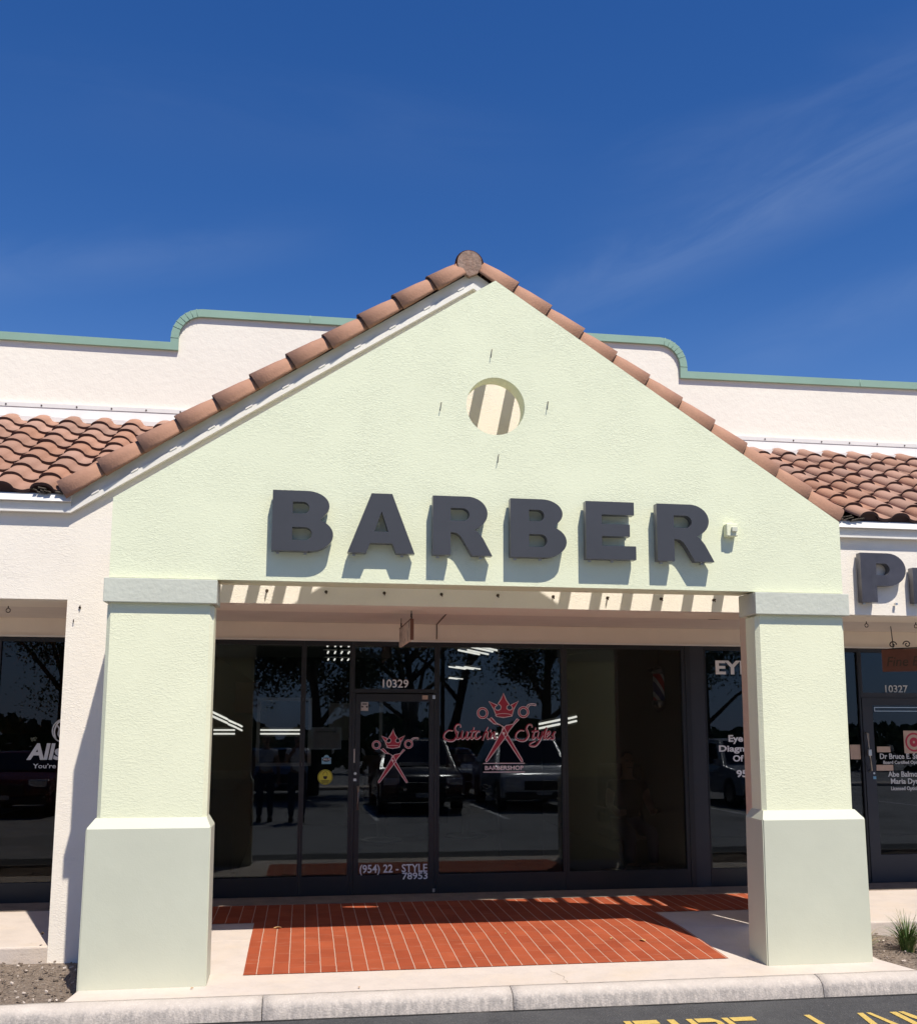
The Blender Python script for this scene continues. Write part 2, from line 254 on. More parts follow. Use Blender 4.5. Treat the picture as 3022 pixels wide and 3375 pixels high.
# ------------------------------------------------------------------ mesh helpers
def link(o, parent=None):
    COL.objects.link(o)
    if parent is not None:
        o.parent = parent
        w = Vector((0, 0, 0)); q = parent
        while q is not None: w += Vector(q.location); q = q.parent
        o.location = -w
    return o
def empty(name, loc, label, cat, group=None):
    o = bpy.data.objects.new(name, None); COL.objects.link(o); o.location = loc; o.empty_display_size = .2
    return tag(o, label, cat, group)
def tag(o, label=None, cat=None, group=None, kind=None):
    if label: o['label'] = label
    if cat: o['category'] = cat
    if group: o['group'] = group
    if kind: o['kind'] = kind
    return o
class MB:
    def __init__(s): s.bm = bmesh.new(); s.mi = 0
    def f(s, vs, smooth=False):
        try: fc = s.bm.faces.new(vs)
        except ValueError: return None
        fc.smooth = smooth; fc.material_index = s.mi; return fc
    def v(s, x, y, z): return s.bm.verts.new((x, y, z))
    def box(s, x0, x1, y0, y1, z0, z1, bev=0):
        vs = [s.v(x, y, z) for z in (z0, z1) for y in (y0, y1) for x in (x0, x1)]
        fs = [s.f([vs[i] for i in q]) for q in ((0, 2, 3, 1), (4, 5, 7, 6), (0, 1, 5, 4), (2, 6, 7, 3), (0, 4, 6, 2), (1, 3, 7, 5))]
        if bev:
            ed = {e for fc in fs for e in fc.edges}
            bmesh.ops.bevel(s.bm, geom=list(ed), offset=bev, segments=2, affect='EDGES', profile=.5)
        return s
    def hexa(s, p):
        """8 points: bottom 4 (ccw), top 4"""
        vs = [s.bm.verts.new(q) for q in p]
        for q in ((3, 2, 1, 0), (4, 5, 6, 7), (0, 1, 5, 4), (1, 2, 6, 5), (2, 3, 7, 6), (3, 0, 4, 7)): s.f([vs[i] for i in q])
        return s
    def prism(s, pts, y0, y1, smooth=False):
        """closed convex-ish outline in x,z extruded along y"""
        a = [s.v(x, y0, z) for x, z in pts]; b = [s.v(x, y1, z) for x, z in pts]; n = len(pts)
        s.f(a); s.f(b[::-1])
        for i in range(n): s.f([a[i], b[i], b[(i+1) % n], a[(i+1) % n]], smooth)
        return s
    def prismx(s, pts, x0, x1, smooth=False):
        a = [s.v(x0, y, z) for y, z in pts]; b = [s.v(x1, y, z) for y, z in pts]; n = len(pts)
        s.f(a[::-1]); s.f(b)
        for i in range(n): s.f([a[i], a[(i+1) % n], b[(i+1) % n], b[i]], smooth)
        return s
    def tube(s, pts, r, seg=8, cap=True, r2=None, smooth=True):
        pts = [Vector(p) for p in pts]; rings = []; n = len(pts)
        up = Vector((0, 0, 1))
        for i, p in enumerate(pts):
            d = (pts[min(i+1, n-1)] - pts[max(i-1, 0)]).normalized()
            a = d.cross(up)
            if a.length < .05: a = d.cross(Vector((1, 0, 0)))
            a.normalize(); b = d.cross(a)
            rr = r if r2 is None else r + (r2 - r)*i/max(n-1, 1)
            if isinstance(r, (list, tuple)): rr = r[i]
            rings.append([s.bm.verts.new(p + (a*math.cos(t) + b*math.sin(t))*rr) for t in [2*math.pi*k/seg for k in range(seg)]])
        for A, B in zip(rings, rings[1:]):
            for k in range(seg): s.f([A[k], A[(k+1) % seg], B[(k+1) % seg], B[k]], smooth)
        if cap: s.f(rings[0][::-1]); s.f(rings[-1])
        return s
    def disc(s, cx, y0, y1, cz, r, seg=24): return s.prism([(cx + r*math.cos(2*math.pi*k/seg), cz + r*math.sin(2*math.pi*k/seg)) for k in range(seg)], y0, y1)
    def obj(s, name, mats, parent=None, loc=None):
        bmesh.ops.recalc_face_normals(s.bm, faces=s.bm.faces)
        me = bpy.data.meshes.new(name); s.bm.to_mesh(me); s.bm.free()
        for m in (mats if isinstance(mats, (list, tuple)) else [mats]): me.materials.append(m)
        o = bpy.data.objects.new(name, me); link(o, parent)
        if loc: o.location = Vector(o.location) + Vector(loc)
        return o
def mesh_from_curve(cu, name):
    tmp = bpy.data.objects.new('tmp', cu); COL.objects.link(tmp); bpy.context.view_layer.update()
    dg = bpy.context.evaluated_depsgraph_get()
    me = bpy.data.meshes.new_from_object(tmp.evaluated_get(dg)); me.name = name
    bpy.data.objects.remove(tmp); return me
def stand_up(me, y0, y1, th):
    """curve lies in XY with extrusion +-th/2 in Z -> X stays, Y becomes Z, front face at y0"""
    for v in me.vertices:
        x, y, z = v.co; v.co = (x, (y0+y1)/2 - z, y)
def outline(name, loops, y0, y1, mats, parent=None, smooth=False):
    """plate with holes: loops of (x,z), extruded from y0 (front) to y1"""
    cu = bpy.data.curves.new(name, 'CURVE'); cu.dimensions = '2D'; cu.fill_mode = 'BOTH'; cu.extrude = abs(y1-y0)/2
    for lp in loops:
        sp = cu.splines.new('POLY'); sp.points.add(len(lp)-1); sp.use_cyclic_u = True
        for q, (x, z) in zip(sp.points, lp): q.co = (x, z, 0, 1)
    me = mesh_from_curve(cu, name); stand_up(me, y0, y1, 0)
    for m in (mats if isinstance(mats, (list, tuple)) else [mats]): me.materials.append(m)
    if len(me.materials) > 1:
        for p in me.polygons: p.material_index = 0 if abs(p.normal.y) > .7 else 1
    o = bpy.data.objects.new(name, me); return link(o, parent)
def text(name, s, x, z, h, y, mat, parent=None, bold=.0, align='LEFT', width=None, thick=.002, shear=0, spacing=1.0, flat_ground=False, sx=None):
    """h = cap height"""
    cu = bpy.data.curves.new(name, 'FONT'); cu.body = s; cu.size = 1; cu.align_x = 'LEFT'; cu.extrude = .001; cu.offset = bold; cu.shear = shear; cu.space_character = spacing; cu.resolution_u = 3
    me = mesh_from_curve(cu, name)
    xs = [v.co.x for v in me.vertices]; ys = [v.co.y for v in me.vertices]
    capu = bpy.data.curves.new('cap', 'FONT'); capu.body = 'H'; cap = mesh_from_curve(capu, 'cap'); ch = max(v.co.y for v in cap.vertices); bpy.data.meshes.remove(cap)
    k = h/ch; wx = (max(xs)-min(xs)); kx = (width/wx) if width else k*(sx or 1)
    x0 = min(xs); ax = {'LEFT': 0, 'CENTER': wx*kx/2, 'RIGHT': wx*kx}[align]
    for v in me.vertices:
        px = x + (v.co.x - x0)*kx - ax; pz = z + v.co.y*k
        v.co = (px, pz, flat_ground + (thick if v.co.z > 0 else 0)) if flat_ground is not False else (px, y - (thick if v.co.z > 0 else 0), pz)
    me.materials.append(mat)
    o = bpy.data.objects.new(name, me); return link(o, parent)

# ------------------------------------------------------------------ ground
GZ = -.11; WZ = .04
m = MB()
m.box(-300, 300, -320, -.445, GZ-.3, GZ); o = m.obj('parking_lot', ASPH); tag(o, kind='structure')
m = MB(); m.box(-300, 300, -.445, 320, -.45, -.18); tag(m.obj('ground', MULCH), kind='structure')
# kerb: rounded nose, split by joints
kb = [-9.6, -6.2, -3.02, -1.47, .02, 2.02, 4.9, 7.2, 9.6]
prof = [(-.299, -.15), (-.299, 0.0), (-.33, .000), (-.36, -.006), (-.388, -.017), (-.408, -.034), (-.420, -.056), (-.434, -.15)]
m = MB()
for x0, x1 in zip(kb, kb[1:]):
    n = max(2, int((x1-x0)/.08)); rows = []
    for i in range(n+1):
        x = x0 + (x1-x0)*i/n; x = min(max(x, x0+.0025), x1-.0025)
        rows.append([m.v(x, y + .006*noise.noise(Vector((x*6, y*9, 1))), z + .004*noise.noise(Vector((x*5, y*20, 7)))) for y, z in prof])
    for A, B in zip(rows, rows[1:]):
        for k in range(len(prof)-1): m.f([A[k], B[k], B[k+1], A[k+1]], True)
    m.f(rows[0]); m.f(rows[-1][::-1])
tag(m.obj('kerb', KERBM), kind='structure')
m = MB(); m.box(-9.6, 9.6, -.395, -.31, -.2, -.08); tag(m.obj('kerb_bed', BLACK), kind='structure')
# crack filler along the gutter
m = MB(); prev = None
for s_ in range(400):
    x = -6 + s_*.03; w = .010 + .009*noise.noise(Vector((x*2.3, 0, 0))) + .004*noise.noise(Vector((x*14, 0, 0)))
    a, b = m.v(x, -.446, GZ+.005), m.v(x, -.448-max(w, .003), GZ+.003)
    if prev: m.f([prev[0], prev[1], b, a])
    prev = (a, b)
tag(m.obj('gutter_seam', BLACK), kind='structure')
# entrance slab, gently ramped, then the walkway
m = MB()
def slab(m, pts, zs, th=.2):
    m.hexa([(x, y, z-th) for (x, y), z in zip(pts, zs)] + [(x, y, z) for (x, y), z in zip(pts, zs)])
slab(m, [(-2.60, -.297), (2.74, -.297), (2.66, .0), (-2.565, .0)], [0, 0, 0, 0])
slab(m, [(-2.565, .0), (2.66, .0), (2.66, 1.0), (-2.565, 1.0)], [0, 0, WZ, WZ])
tag(m.obj('entrance_slab', CONC), kind='structure')
m = MB(); m.box(-9.6, 9.6, 1.003, 2.72, -.25, WZ, bev=.012); tag(m.obj('walkway', CONC), kind='structure')
def zg(y): return 0 if y <= 0 else min(WZ, WZ*y)
m = MB()
XA, XB = -1.612, 1.637
def sheet(m, x0, x1, ys, lift=.004, xa=None):
    for y0, y1 in zip(ys, ys[1:]):
        m.f([m.v(x0, y0, zg(y0)+lift), m.v(x1, y0, zg(y0)+lift), m.v(x1, y1, zg(y1)+lift), m.v(x0, y1, zg(y1)+lift)])
sheet(m, XA, XB, [.142, 1.0, 1.60]); sheet(m, -2.62, 2.92, [1.60, 2.33])
tag(m.obj('tile_paving', BRICK), kind='structure')
m = MB(); m.box(-9.6, 9.6, 2.335, 2.70, WZ-.01, WZ+.006); tag(m.obj('door_sill_strip', SILL), kind='structure')
# mulch beds
for x0, x1 in ((-9.6, -2.60), (2.70, 9.6)):
    m = MB(); nx, ny = 90, 24; g = []
    for j in range(ny+1):
        row = []
        for i in range(nx+1):
            x = x0+(x1-x0)*i/nx; y = -.29+1.29*j/ny
            z = -.072 + .035*noise.noise(Vector((x*3, y*3, 3))) + .012*noise.noise(Vector((x*14, y*14, 1))) + .05*max(0, 1-(y+.29)/.12)*.9
            row.append(m.v(x, y, z))
        g.append(row)
    for j in range(ny):
        for i in range(nx): m.f([g[j][i], g[j][i+1], g[j+1][i+1], g[j+1][i]], True)
    tag(m.obj('mulch_bed', MULCH), kind='structure')
m = MB()
for k in range(900):
    side = random.random() < .5
    x = random.uniform(-4.2, -2.62) if side else random.uniform(2.72, 4.4); y = random.uniform(-.28, .98); z = -.060 + .035*noise.noise(Vector((x*3, y*3, 3))); a_ = random.uniform(0, 3.14); l = random.uniform(.006, .028); w = l*random.uniform(.3, .9)
    c_, s_ = math.cos(a_), math.sin(a_); h = random.uniform(.002, .01); m.mi = 0 if random.random() < .75 else 1
    m.hexa([(x+c_*p*l-s_*q*w, y+s_*p*l+c_*q*w, z+dz*h+.004*p) for dz in (0, 1) for p, q in ((-.5, -.5), (.5, -.5), (.5, .5), (-.5, .5))])
tag(m.obj('mulch_chips', [MULCH, CONC]), kind='stuff')
m = MB(); prev = None
for k in range(30):
    t = k/29; y = .14 - .44*t; x = .30 + .10*math.sin(t*2.2) + .02*noise.noise(Vector((t*7, 0, 5))); w = .0012 + .0012*abs(noise.noise(Vector((t*11, 3, 0))))
    a, b = m.v(x-w, y, .0008), m.v(x+w, y, .0008)
    if prev: m.f([prev[0], prev[1], b, a])
    prev = (a, b)
tag(m.obj('slab_crack', SILL), kind='structure')
# FIRE LANE marking, stencilled
def stencil(parts_, x0, ytop, w, h):
    out_ = []
    for poly in parts_: out_.append([(x0 + px*w, ytop - (1-py)*h) for px, py in poly])
    return out_
S_ = .2
glyph = {'F': [[(0, 0), (S_, 0), (S_, 1), (0, 1)], [(S_+.06, .84), (1, .84), (1, 1), (S_+.06, 1)], [(S_+.06, .44), (.8, .44), (.8, .58), (S_+.06, .58)]],
 'I': [[(.1, 0), (.55, 0), (.55, 1), (.1, 1)]],
 'R': [[(0, 0), (S_, 0), (S_, 1), (0, 1)], [(S_+.06, .84), (.78, .84), (1, .74), (1, .86), (.8, 1), (S_+.06, 1)], [(.8, .52), (1, .58), (1, .74), (.8, .84)], [(S_+.06, .42), (.8, .42), (.9, .52), (S_+.06, .56)], [(.55, .40), (.75, .40), (1, 0), (.78, 0)]],
 'E': [[(0, 0), (S_, 0), (S_, 1), (0, 1)], [(S_+.06, .84), (1, .84), (1, 1), (S_+.06, 1)], [(S_+.06, .44), (.85, .44), (.85, .58), (S_+.06, .58)], [(S_+.06, 0), (1, 0), (1, .15), (S_+.06, .15)]],
 'L': [[(0, 0), (S_, 0), (S_, 1), (0, 1)], [(S_+.06, 0), (1, 0), (1, .15), (S_+.06, .15)]],
 'A': [[(0, 0), (.2, 0), (.52, 1), (.36, 1)], [(.60, 1), (.62, .88), (.8, 0), (1, 0), (.72, 1)], [(.3, .3), (.7, .3), (.68, .42), (.34, .42)]],
 'N': [[(0, 0), (S_, 0), (S_, 1), (0, 1)], [(.26, 1), (.30, .75), (.72, .1), (.72, .35), (.42, 1)], [(.8, 0), (1, 0), (1, 1), (.8, 1)]]}
m = MB()
for ch, x0, w in (('F', .60, .20), ('I', .85, .10), ('R', .975, .19), ('E', 1.19, .19), ('L', 1.70, .19), ('A', 1.95, .24), ('N', 2.24, .22), ('E', 2.52, .19)):
    for poly in stencil(glyph[ch], x0, -.748-.028*(x0-.6), w, .46):
        m.f([m.v(x, y, GZ+.004) for x, y in poly])
tag(m.obj('fire_lane_marking', YEL), kind='structure')

# ------------------------------------------------------------------ green portico
POR = empty('gable_portico', (0, 0, 0), 'pale green stucco gable portico on two square pillars in front of the shop', 'portico')
GX, ZE, ZA, ZO, OL = 2.527, 3.045, 4.707, 2.522, 1.845
circ = lambda cx, cz, r, n=48: [(cx + r*math.cos(2*math.pi*k/n), cz + r*math.sin(2*math.pi*k/n)) for k in range(n)]
o = outline('gable_wall', [[(-GX, ZO), (GX, ZO), (GX, ZE), (0, ZA), (-GX, ZE)], circ(0, 3.785, .207)], 0, .15, GREEN, POR)
m = MB(); m.box(-OL, OL, .0, .25, ZO-.002, ZO+.06, bev=.006); 
m = MB(); m.box(-OL-.02, OL+.02, .152, .26, ZO, ZO+.22); m.obj('lintel', GREEN, POR)
def pillar(sx):
    x0, x1 = sorted((sx*1.862, sx*2.532))
    m = MB(); c = .026; y1 = .20
    pts = [(x0, c), (x0+c, 0), (x1-c, 0), (x1, c), (x1, y1-c), (x1-c, y1), (x0+c, y1), (x0, y1-c)]
    A = [m.v(x, y, .9) for x, y in pts]; B = [m.v(x, y, 2.345) for x, y in pts]; C = [m.v(min(max(x, x0+c), x1-c), min(max(y, .004), y1-.004), 2.365) for x, y in pts]
    for i in range(8):
        j = (i+1) % 8; m.f([A[i], A[j], B[j], B[i]]); m.f([B[i], B[j], C[j], C[i]])
    m.f(C); sh = m.obj('pillar', GREENP, POR)
    bx0, bx1 = (x0-.045, x1+.035) if sx < 0 else (x0-.035, x1+.045)
    m = MB(); dz = .02 if sx < 0 else 0
    def ring(x0, x1, y0, y1, z): return [m.v(x0, y0, z), m.v(x1, y0, z), m.v(x1, y1, z), m.v(x0, y1, z)]
    rs = [ring(bx0-.006, bx1+.006, -.064, y1+.02, -.03), ring(bx0, bx1, -.06, y1+.015, .947), ring(x0-.002, x1+.002, -.003, y1-.02, 1.008)]
    for a, b in zip(rs, rs[1:]):
        for i in range(4): m.f([a[i], a[(i+1) % 4], b[(i+1) % 4], b[i]])
    m.f(rs[2]); bmesh.ops.bevel(m.bm, geom=[e for e in m.bm.edges if abs(e.verts[0].co.z-e.verts[1].co.z) > .5], offset=.008, segments=2, affect='EDGES')
    m.obj('pillar_base', SAGE, sh)
    m = MB(); m.box(x0-.018, x1+.018, -.04, .24, 2.36, 2.515, bev=.004); m.obj('pillar_cap', SAGE2, sh)
pillar(-1); pillar(1)
def rake(x): return ZA - (ZA-ZE)/GX*abs(x)
JW = .035
for k in range(-11, 12):
    xb = (k+.5)*.2245
    if abs(xb) > 2.45: continue
    m = MB(); zt = rake(xb) - .10; m.box(xb-JW, xb+JW, .152, 1.0, zt-.09, zt); m.obj('joist', GREEN, POR)
for sx in (-1, 1):
    m = MB(); x0, x1 = sorted((sx*2.53, sx*2.44)); m.box(x0, x1, .152, 1.0, ZE-.17, ZE-.03); m.obj('joist', GREEN, POR)
# rusty wire stubs where a round ornament once hung
for x, z in ((-.030, 4.163), (-.385, 3.762), (.370, 3.805), (.016, 3.408)):
    m = MB(); m.tube([(x+.004, .01, z+.03), (x+.002, -.014, z+.028), (x-.006, -.018, z-.03), (x-.007, -.016, z-.034)], .0028, 6); m.obj('wire_stub', RUST, POR)
# ------------------------------------------------------------------ building
BLD = empty('strip_mall_building', (0, 3.2, 0), 'long warm white stucco shop building with red tiled roofs and curved parapet', 'building')
YW = 1.0; YS = 2.73; HB = 2.48; CEIL = 2.47
def rb(x): return 5.03 - .648*abs(x)       # underside of the rake
# front wall with the big white gable behind the portico (butt-ended pieces, one mesh)
outline('front_wall', [[(-9.5, -.2), (-8.75, -.2), (-8.75, HB), (-3.0, HB), (-3.0, -.2), (-2.25, -.2), (-2.25, HB), (2.25, HB), (2.25, -.2), (3.0, -.2), (3.0, HB), (8.75, HB), (8.75, -.2), (9.5, -.2), (9.5, 3.16), (3.0, 3.16), (0, 5.104), (-3.0, 3.16), (-9.5, 3.16)]], YW, YW+.13, WHITE, BLD)
m = MB(); m.box(-9.5, 9.5, YW+.132, 1.62, HB+.004, HB+.1); m.obj('header_soffit', WHITE, BLD)
m = MB(); m.box(-9.5, 9.5, 1.622, YS+.3, HB+.02, HB+.12); m.obj('walkway_ceiling', SOFFIT, BLD)
m = MB(); m.box(-9.5, 9.5, YS, YS+.2, 2.345, HB+.018); m.obj('wall_band', BAND, BLD)
m = MB(); m.box(-9.5, 9.5, YS-.012, YS+.02, 2.330, 2.345); m.obj('drip_edge', TRIM, BLD)
# ceiling joint, recessed lamp, patch of conduit
m = MB(); m.tube([(-.105, 1.63, HB+.016), (-.05, YS-.004, HB+.016), (-.05, YS-.006, 2.36)], .005, 6); m.obj('ceiling_joint', RUST, BLD)
m = MB(); m.disc(0, 0, .01, 0, .075, 24); o = m.obj('recessed_lamp', RUST, BLD); o.rotation_euler = (R(90), 0, 0); o.location = Vector(o.location) + Vector((2.30, 1.72, HB+.017))
# parapet wall with stepped, quarter-round shoulders
YP = 3.1
def parapet_line(e=0.0):
    zl, zh, xs = 5.235+e, 5.580+e, 2.615+e
    pts = [(-12, zl+.06), (-xs-.0, zl-.01)]
    cx, cz, rx, rz = -2.35, 5.30, xs-2.35, zh-5.30
    for k in range(0, 9): 
        t = math.pi - k*math.pi/2/8; pts.append((cx+rx*math.cos(t), cz+rz*math.sin(t)))
    pts += [(-x, z) for x, z in pts[::-1]]
    return pts
PL = parapet_line(0)
outline('parapet_wall', [[(-12, 3.2)] + PL + [(12, 3.2)]], YP, YP+.2, WHITE2, BLD)
def strip(name, line0, line1, y0, y1, mat, parent, drop=None):
    m = MB(); a = [[m.v(x, y0, z) for x, z in l] for l in (line0, line1)]; b = [[m.v(x, y1, z) for x, z in l] for l in (line0, line1)]
    for i in range(len(line0)-1):
        m.f([a[0][i], a[0][i+1], a[1][i+1], a[1][i]]); m.f([b[0][i], b[1][i], b[1][i+1], b[0][i+1]])
        m.f([a[1][i], a[1][i+1], b[1][i+1], b[1][i]]); m.f([a[0][i], b[0][i], b[0][i+1], a[0][i+1]])
    m.f([a[0][0], a[1][0], b[1][0], b[0][0]]); m.f([a[0][-1], b[0][-1], b[1][-1], a[1][-1]])
    return m.obj(name, mat, parent)
cop = strip('coping', parapet_line(-.048), parapet_line(.028), YP-.035, YP+.235, COPING, BLD)
for sx in (-1, 1):
    ln0, ln1 = parapet_line(-.052), parapet_line(.032)
    for k in (2, 4, 5, 6, 7, 8, 9):
        (x0, z0), (x1, z1) = ln0[k], ln1[k]; x0 *= -sx; x1 *= -sx
        m = MB(); m.tube([(x0, YP-.037, z0), (x1, YP-.037, z1)], .0022, 5); m.obj('coping_seam', COPING, cop)
    for x in (1.3, 4.6):
        z_ = 5.58 if x < 2 else 5.24
        m = MB(); m.tube([(sx*x, YP-.037, z_-.05), (sx*x, YP-.037, z_+.03)], .003, 5); m.obj('coping_seam', COPING, cop)
# flashing at the foot of the parapet
for x0, x1 in ((-9.5, -2.1), (2.1, 9.5)):
    m = MB(); m.box(x0, x1, YP-.035, YP-.002, 4.535, 4.575)
    m.hexa([(x0, YP-.05, 4.40), (x1, YP-.05, 4.40), (x1, YP-.002, 4.40), (x0, YP-.002, 4.40), (x0, YP-.028, 4.533), (x1, YP-.028, 4.533), (x1, YP-.002, 4.533), (x0, YP-.002, 4.533)])
    m.box(x0, x1, YP-.10, YP-.052, 4.38, 4.425)
    fl = m.obj('roof_flashing', METALW, BLD)
    for k in range(20):
        x = (abs(x0) if x0 > 0 else abs(x1)) + .1 + k*.32; x = x if x0 > 0 else -x
        if abs(x) < 5.9: m = MB(); m.disc(x, YP-.040, YP-.034, 4.553, .008, 8); m.obj('flashing_screw', RUST, fl)

# ---- tiled roofs
def s_profile(n=20):
    """unit-width barrel-and-pan section (u, h)"""
    out_ = []
    for i in range(n+1):
        p = i/n
        if p < .60: q = p/.60; h = .046*(math.sqrt(max(0, 1-.90*(2*q-1)**2))-math.sqrt(.10))/(1-math.sqrt(.10))
        else: q = (p-.60)/.40; h = -.013*math.sin(math.pi*q)
        out_.append((p, h))
    out_[-1] = (1.0, -.002)
    return [(0.0, -.006), (0.0, .009)] + [(p, h + .009*max(0, 1-p*4)) for p, h in out_[1:]]
PR = s_profile()
def tile_field(name, origin, du, dv, dn, ucount, vcount, uw, vl, keep, parent, mat, eave=True):
    """du along eave, dv up slope, dn normal. keep(u,v) says whether a tile stands"""
    m = MB(); O = Vector(origin); du, dv, dn = Vector(du), Vector(dv), Vector(dn)
    for j in range(vcount):
        for i in range(ucount):
            if not keep((i+.5)*uw, (j+.5)*vl): continue
            ju, jn = random.uniform(-.003, .003), random.uniform(-.003, .003)
            lo0, lo1, up1 = [], [], []
            for p, h in PR:
                base = O + du*((i+p)*uw + ju) + dv*(j*vl)
                lo0.append(m.bm.verts.new(base + dn*(h*uw/.27 + .006 + jn)))
                lo1.append(m.bm.verts.new(base + dn*(h*uw/.27 + .029 + jn)))
                up1.append(m.bm.verts.new(base + dv*(vl*1.05) + dn*(h*uw/.27 + .004)))
            for k in range(len(PR)-1):
                m.mi = 0; m.f([lo1[k], lo1[k+1], up1[k+1], up1[k]], True)
                m.mi = 1; m.f([lo0[k], lo0[k+1], lo1[k+1], lo1[k]])  # lower edge painted dark as the shadow line under the course
            if j == 0 and eave:
                m.mi = 1; st = [m.bm.verts.new(O + du*((i+p)*uw + ju) + dv*.03 + dn*(h*uw/.27+.01)) for p, h in PR]; sb = [m.bm.verts.new(O + du*((i+p)*uw + ju) + dv*.03 + dn*-.05) for p, h in PR]
                for k in range(len(PR)-1): m.f([st[k], st[k+1], sb[k+1], sb[k]])
    return m.obj(name, [mat, CLOSURE_SHADE], parent)
EY_, EZ = .93, 3.262
sl_ = Vector((0, YP-.06-EY_, 4.40-EZ)); SLEN = sl_.length; dvv = sl_.normalized(); dnn = Vector((1, 0, 0)).cross(dvv)
NV = 9; VL = SLEN/NV; UW = .279
def valley(sx):
    def keep(u, v):
        x = (-3.05 - u) if sx < 0 else 3.05 + u
        return True
    return keep
def gable_z(x): return 5.20 - .655*abs(x)
nU = 24
for sx in (-1, 1):
    # measured crest positions: left crests at -3.209 - k*.279, right at 3.321 + k*.262
    if sx < 0: org = (-3.209 - .28*UW - 20*UW, EY_, EZ); off = -20*UW - .28*UW - 3.209
    else: org = (3.321 - .28*UW - 10*UW, EY_, EZ); off = 3.321 - .28*UW - 10*UW
    def keep(u, v, off=off, sx=sx):
        x = off + u; z = EZ + v*dvv.z
        return sx*x > 0 and z > gable_z(x) - .12 and abs(x) < 9.4 and (v > .2 or abs(x) > 3.13)
    tile_field('tiled_roof', org, (1, 0, 0), dvv, dnn, 34, NV, UW, VL, keep, BLD, TILE)
    m = MB()        # roof deck under the tiles
    x0, x1 = sorted((sx*1.2, sx*3.02)); m.prismx([(1.14, EZ+.07), (YP, 4.33), (YP, 4.25), (1.14, EZ)], x0, x1); m.obj('roof_deck', CLOSURE_SHADE, BLD); m = MB()
    x0, x1 = sorted((sx*3.022, sx*9.5))
    m.prismx([(EY_+.03, EZ-.05), (YP, 4.33), (YP, 4.25), (EY_+.1, EZ-.12)], x0, x1); m.obj('roof_deck', CLOSURE_SHADE, BLD)
# the two slopes of the gable roof, running back to the parapet
for sx in (-1, 1):
    d_up = Vector((-sx*1, 0, .655)).normalized(); n_ = Vector((sx*.655, 0, 1)).normalized(); L_ = math.hypot(3.04, 3.04*.655)
    tile_field('gable_roof_slope', (sx*3.05, 1.10, gable_z(3.05)-.06), (0, 1, 0), d_up, n_, 7, 11, .279, L_/11.0, lambda u, v: v > .4, BLD, TILE, eave=False)
m = MB(); m.prism([(-2.6, gable_z(2.6)-.09), (0, gable_z(0)-.09), (2.6, gable_z(2.6)-.09), (2.5, gable_z(2.6)-.12), (0, gable_z(0)-.2), (-2.5, gable_z(2.6)-.12)], 1.135, YP); m.obj('gable_roof_deck', CLOSURE_SHADE, BLD)
# rake (barge) tiles: barrel tiles stepping down the rake
def barge(xa, za, xb, zb, rr=.094):
    a_, b_ = Vector((xa, 1.0, za)), Vector((xb, 1.0, zb)); d = (b_-a_).normalized(); n = Vector((0, -1, 0)); upv = d.cross(n)
    if upv.z < 0: upv = -upv
    m = MB(); rings = []
    L = (b_-a_).length + .05
    prof_ = [(-1.0, -.62), (-1.0, -.3)] + [(-math.cos(t), math.sin(t)) for t in [math.pi*k/12 for k in range(13)]] + [(1.0, -.3)]
    ja = random.uniform(-.004, .004)
    for t, r in ((0, rr+.015), (.6, rr+.001), (1, rr-.018)):
        rings.append([[m.bm.verts.new(a_ + d*(L*t) + Vector((0, 1, 0))*(py*(r-q)) + upv*(pz*(r-q) + ja + (0 if t else 0))) for py, pz in prof_] for q in (0, .016)])
    for (A, A2), (B, B2) in zip(rings, rings[1:]):
        for k in range(len(prof_)-1):
            m.f([A[k], A[k+1], B[k+1], B[k]], True); m.mi = 1; m.f([A2[k], B2[k], B2[k+1], A2[k+1]], True); m.mi = 0
        m.f([A[0], B[0], B2[0], A2[0]])
    for k in range(len(prof_)-1):
        m.mi = 1; m.f([rings[0][0][k], rings[0][1][k], rings[0][1][k+1], rings[0][0][k+1]]); m.f([rings[-1][0][k], rings[-1][0][k+1], rings[-1][1][k+1], rings[-1][1][k]]); m.mi = 0  # tile ends painted dark for the crescent shadow at each joint
    nx = (a_ + d*.09)
    m.mi = 1; m.disc(nx.x, 1.0-rr-.006, 1.0-rr+.004, nx.z - .035, .006, 8)
    return m.obj('barge_tile', [TILEL, CLOSURE_SHADE], BLD)
BX = .2735; BZ = BX*.655
for sx in (-1, 1):
    for k in range(11):
        xa = -3.06 + k*BX; za = 3.268 + k*BZ
        xb, zb = xa+BX, za+BZ
        if k == 10: xb, zb = -.095, 3.268 + (3.06-.095)*.655
        barge(sx*-xa, za, sx*-xb, zb)
# ridge tiles running back, and the mortared round end of the ridge
for k in range(7):
    m = MB(); y0 = .93 + k*.31; rings = []
    pr_ = [(-.115, -.05)] + [(-.112*math.cos(t), .112*math.sin(t)) for t in [math.pi*i/12 for i in range(13)]] + [(.115, -.05)]
    for y, s_ in ((y0, 1.04), (y0+.34, .94)): rings.append([m.v(-.035+px*s_, y, 5.262+pz*s_) for px, pz in pr_])
    for i in range(len(pr_)-1): m.f([rings[0][i], rings[0][i+1], rings[1][i+1], rings[1][i]], True)
    m.obj('ridge_tile', TILEL, BLD)
RIDGE_END = M_('weathered mortar ridge end', (.27, .17, .125), .95, bump=[('noise', 30, .012)], var=.25, vscale=14, stain=[((12, 4, 4), .45, .7, (.42, .31, .25), .6)])
m = MB(); pts = [(-.035+.100*math.cos(t), 5.268+.100*math.sin(t)) for t in [math.pi*(-.12+1.24*i/20) for i in range(21)]] + [(-.10, 5.185), (-.035, 5.150), (.03, 5.180)]
m.prism(pts, .918, .96); m.obj('ridge_end', RIDGE_END, BLD)
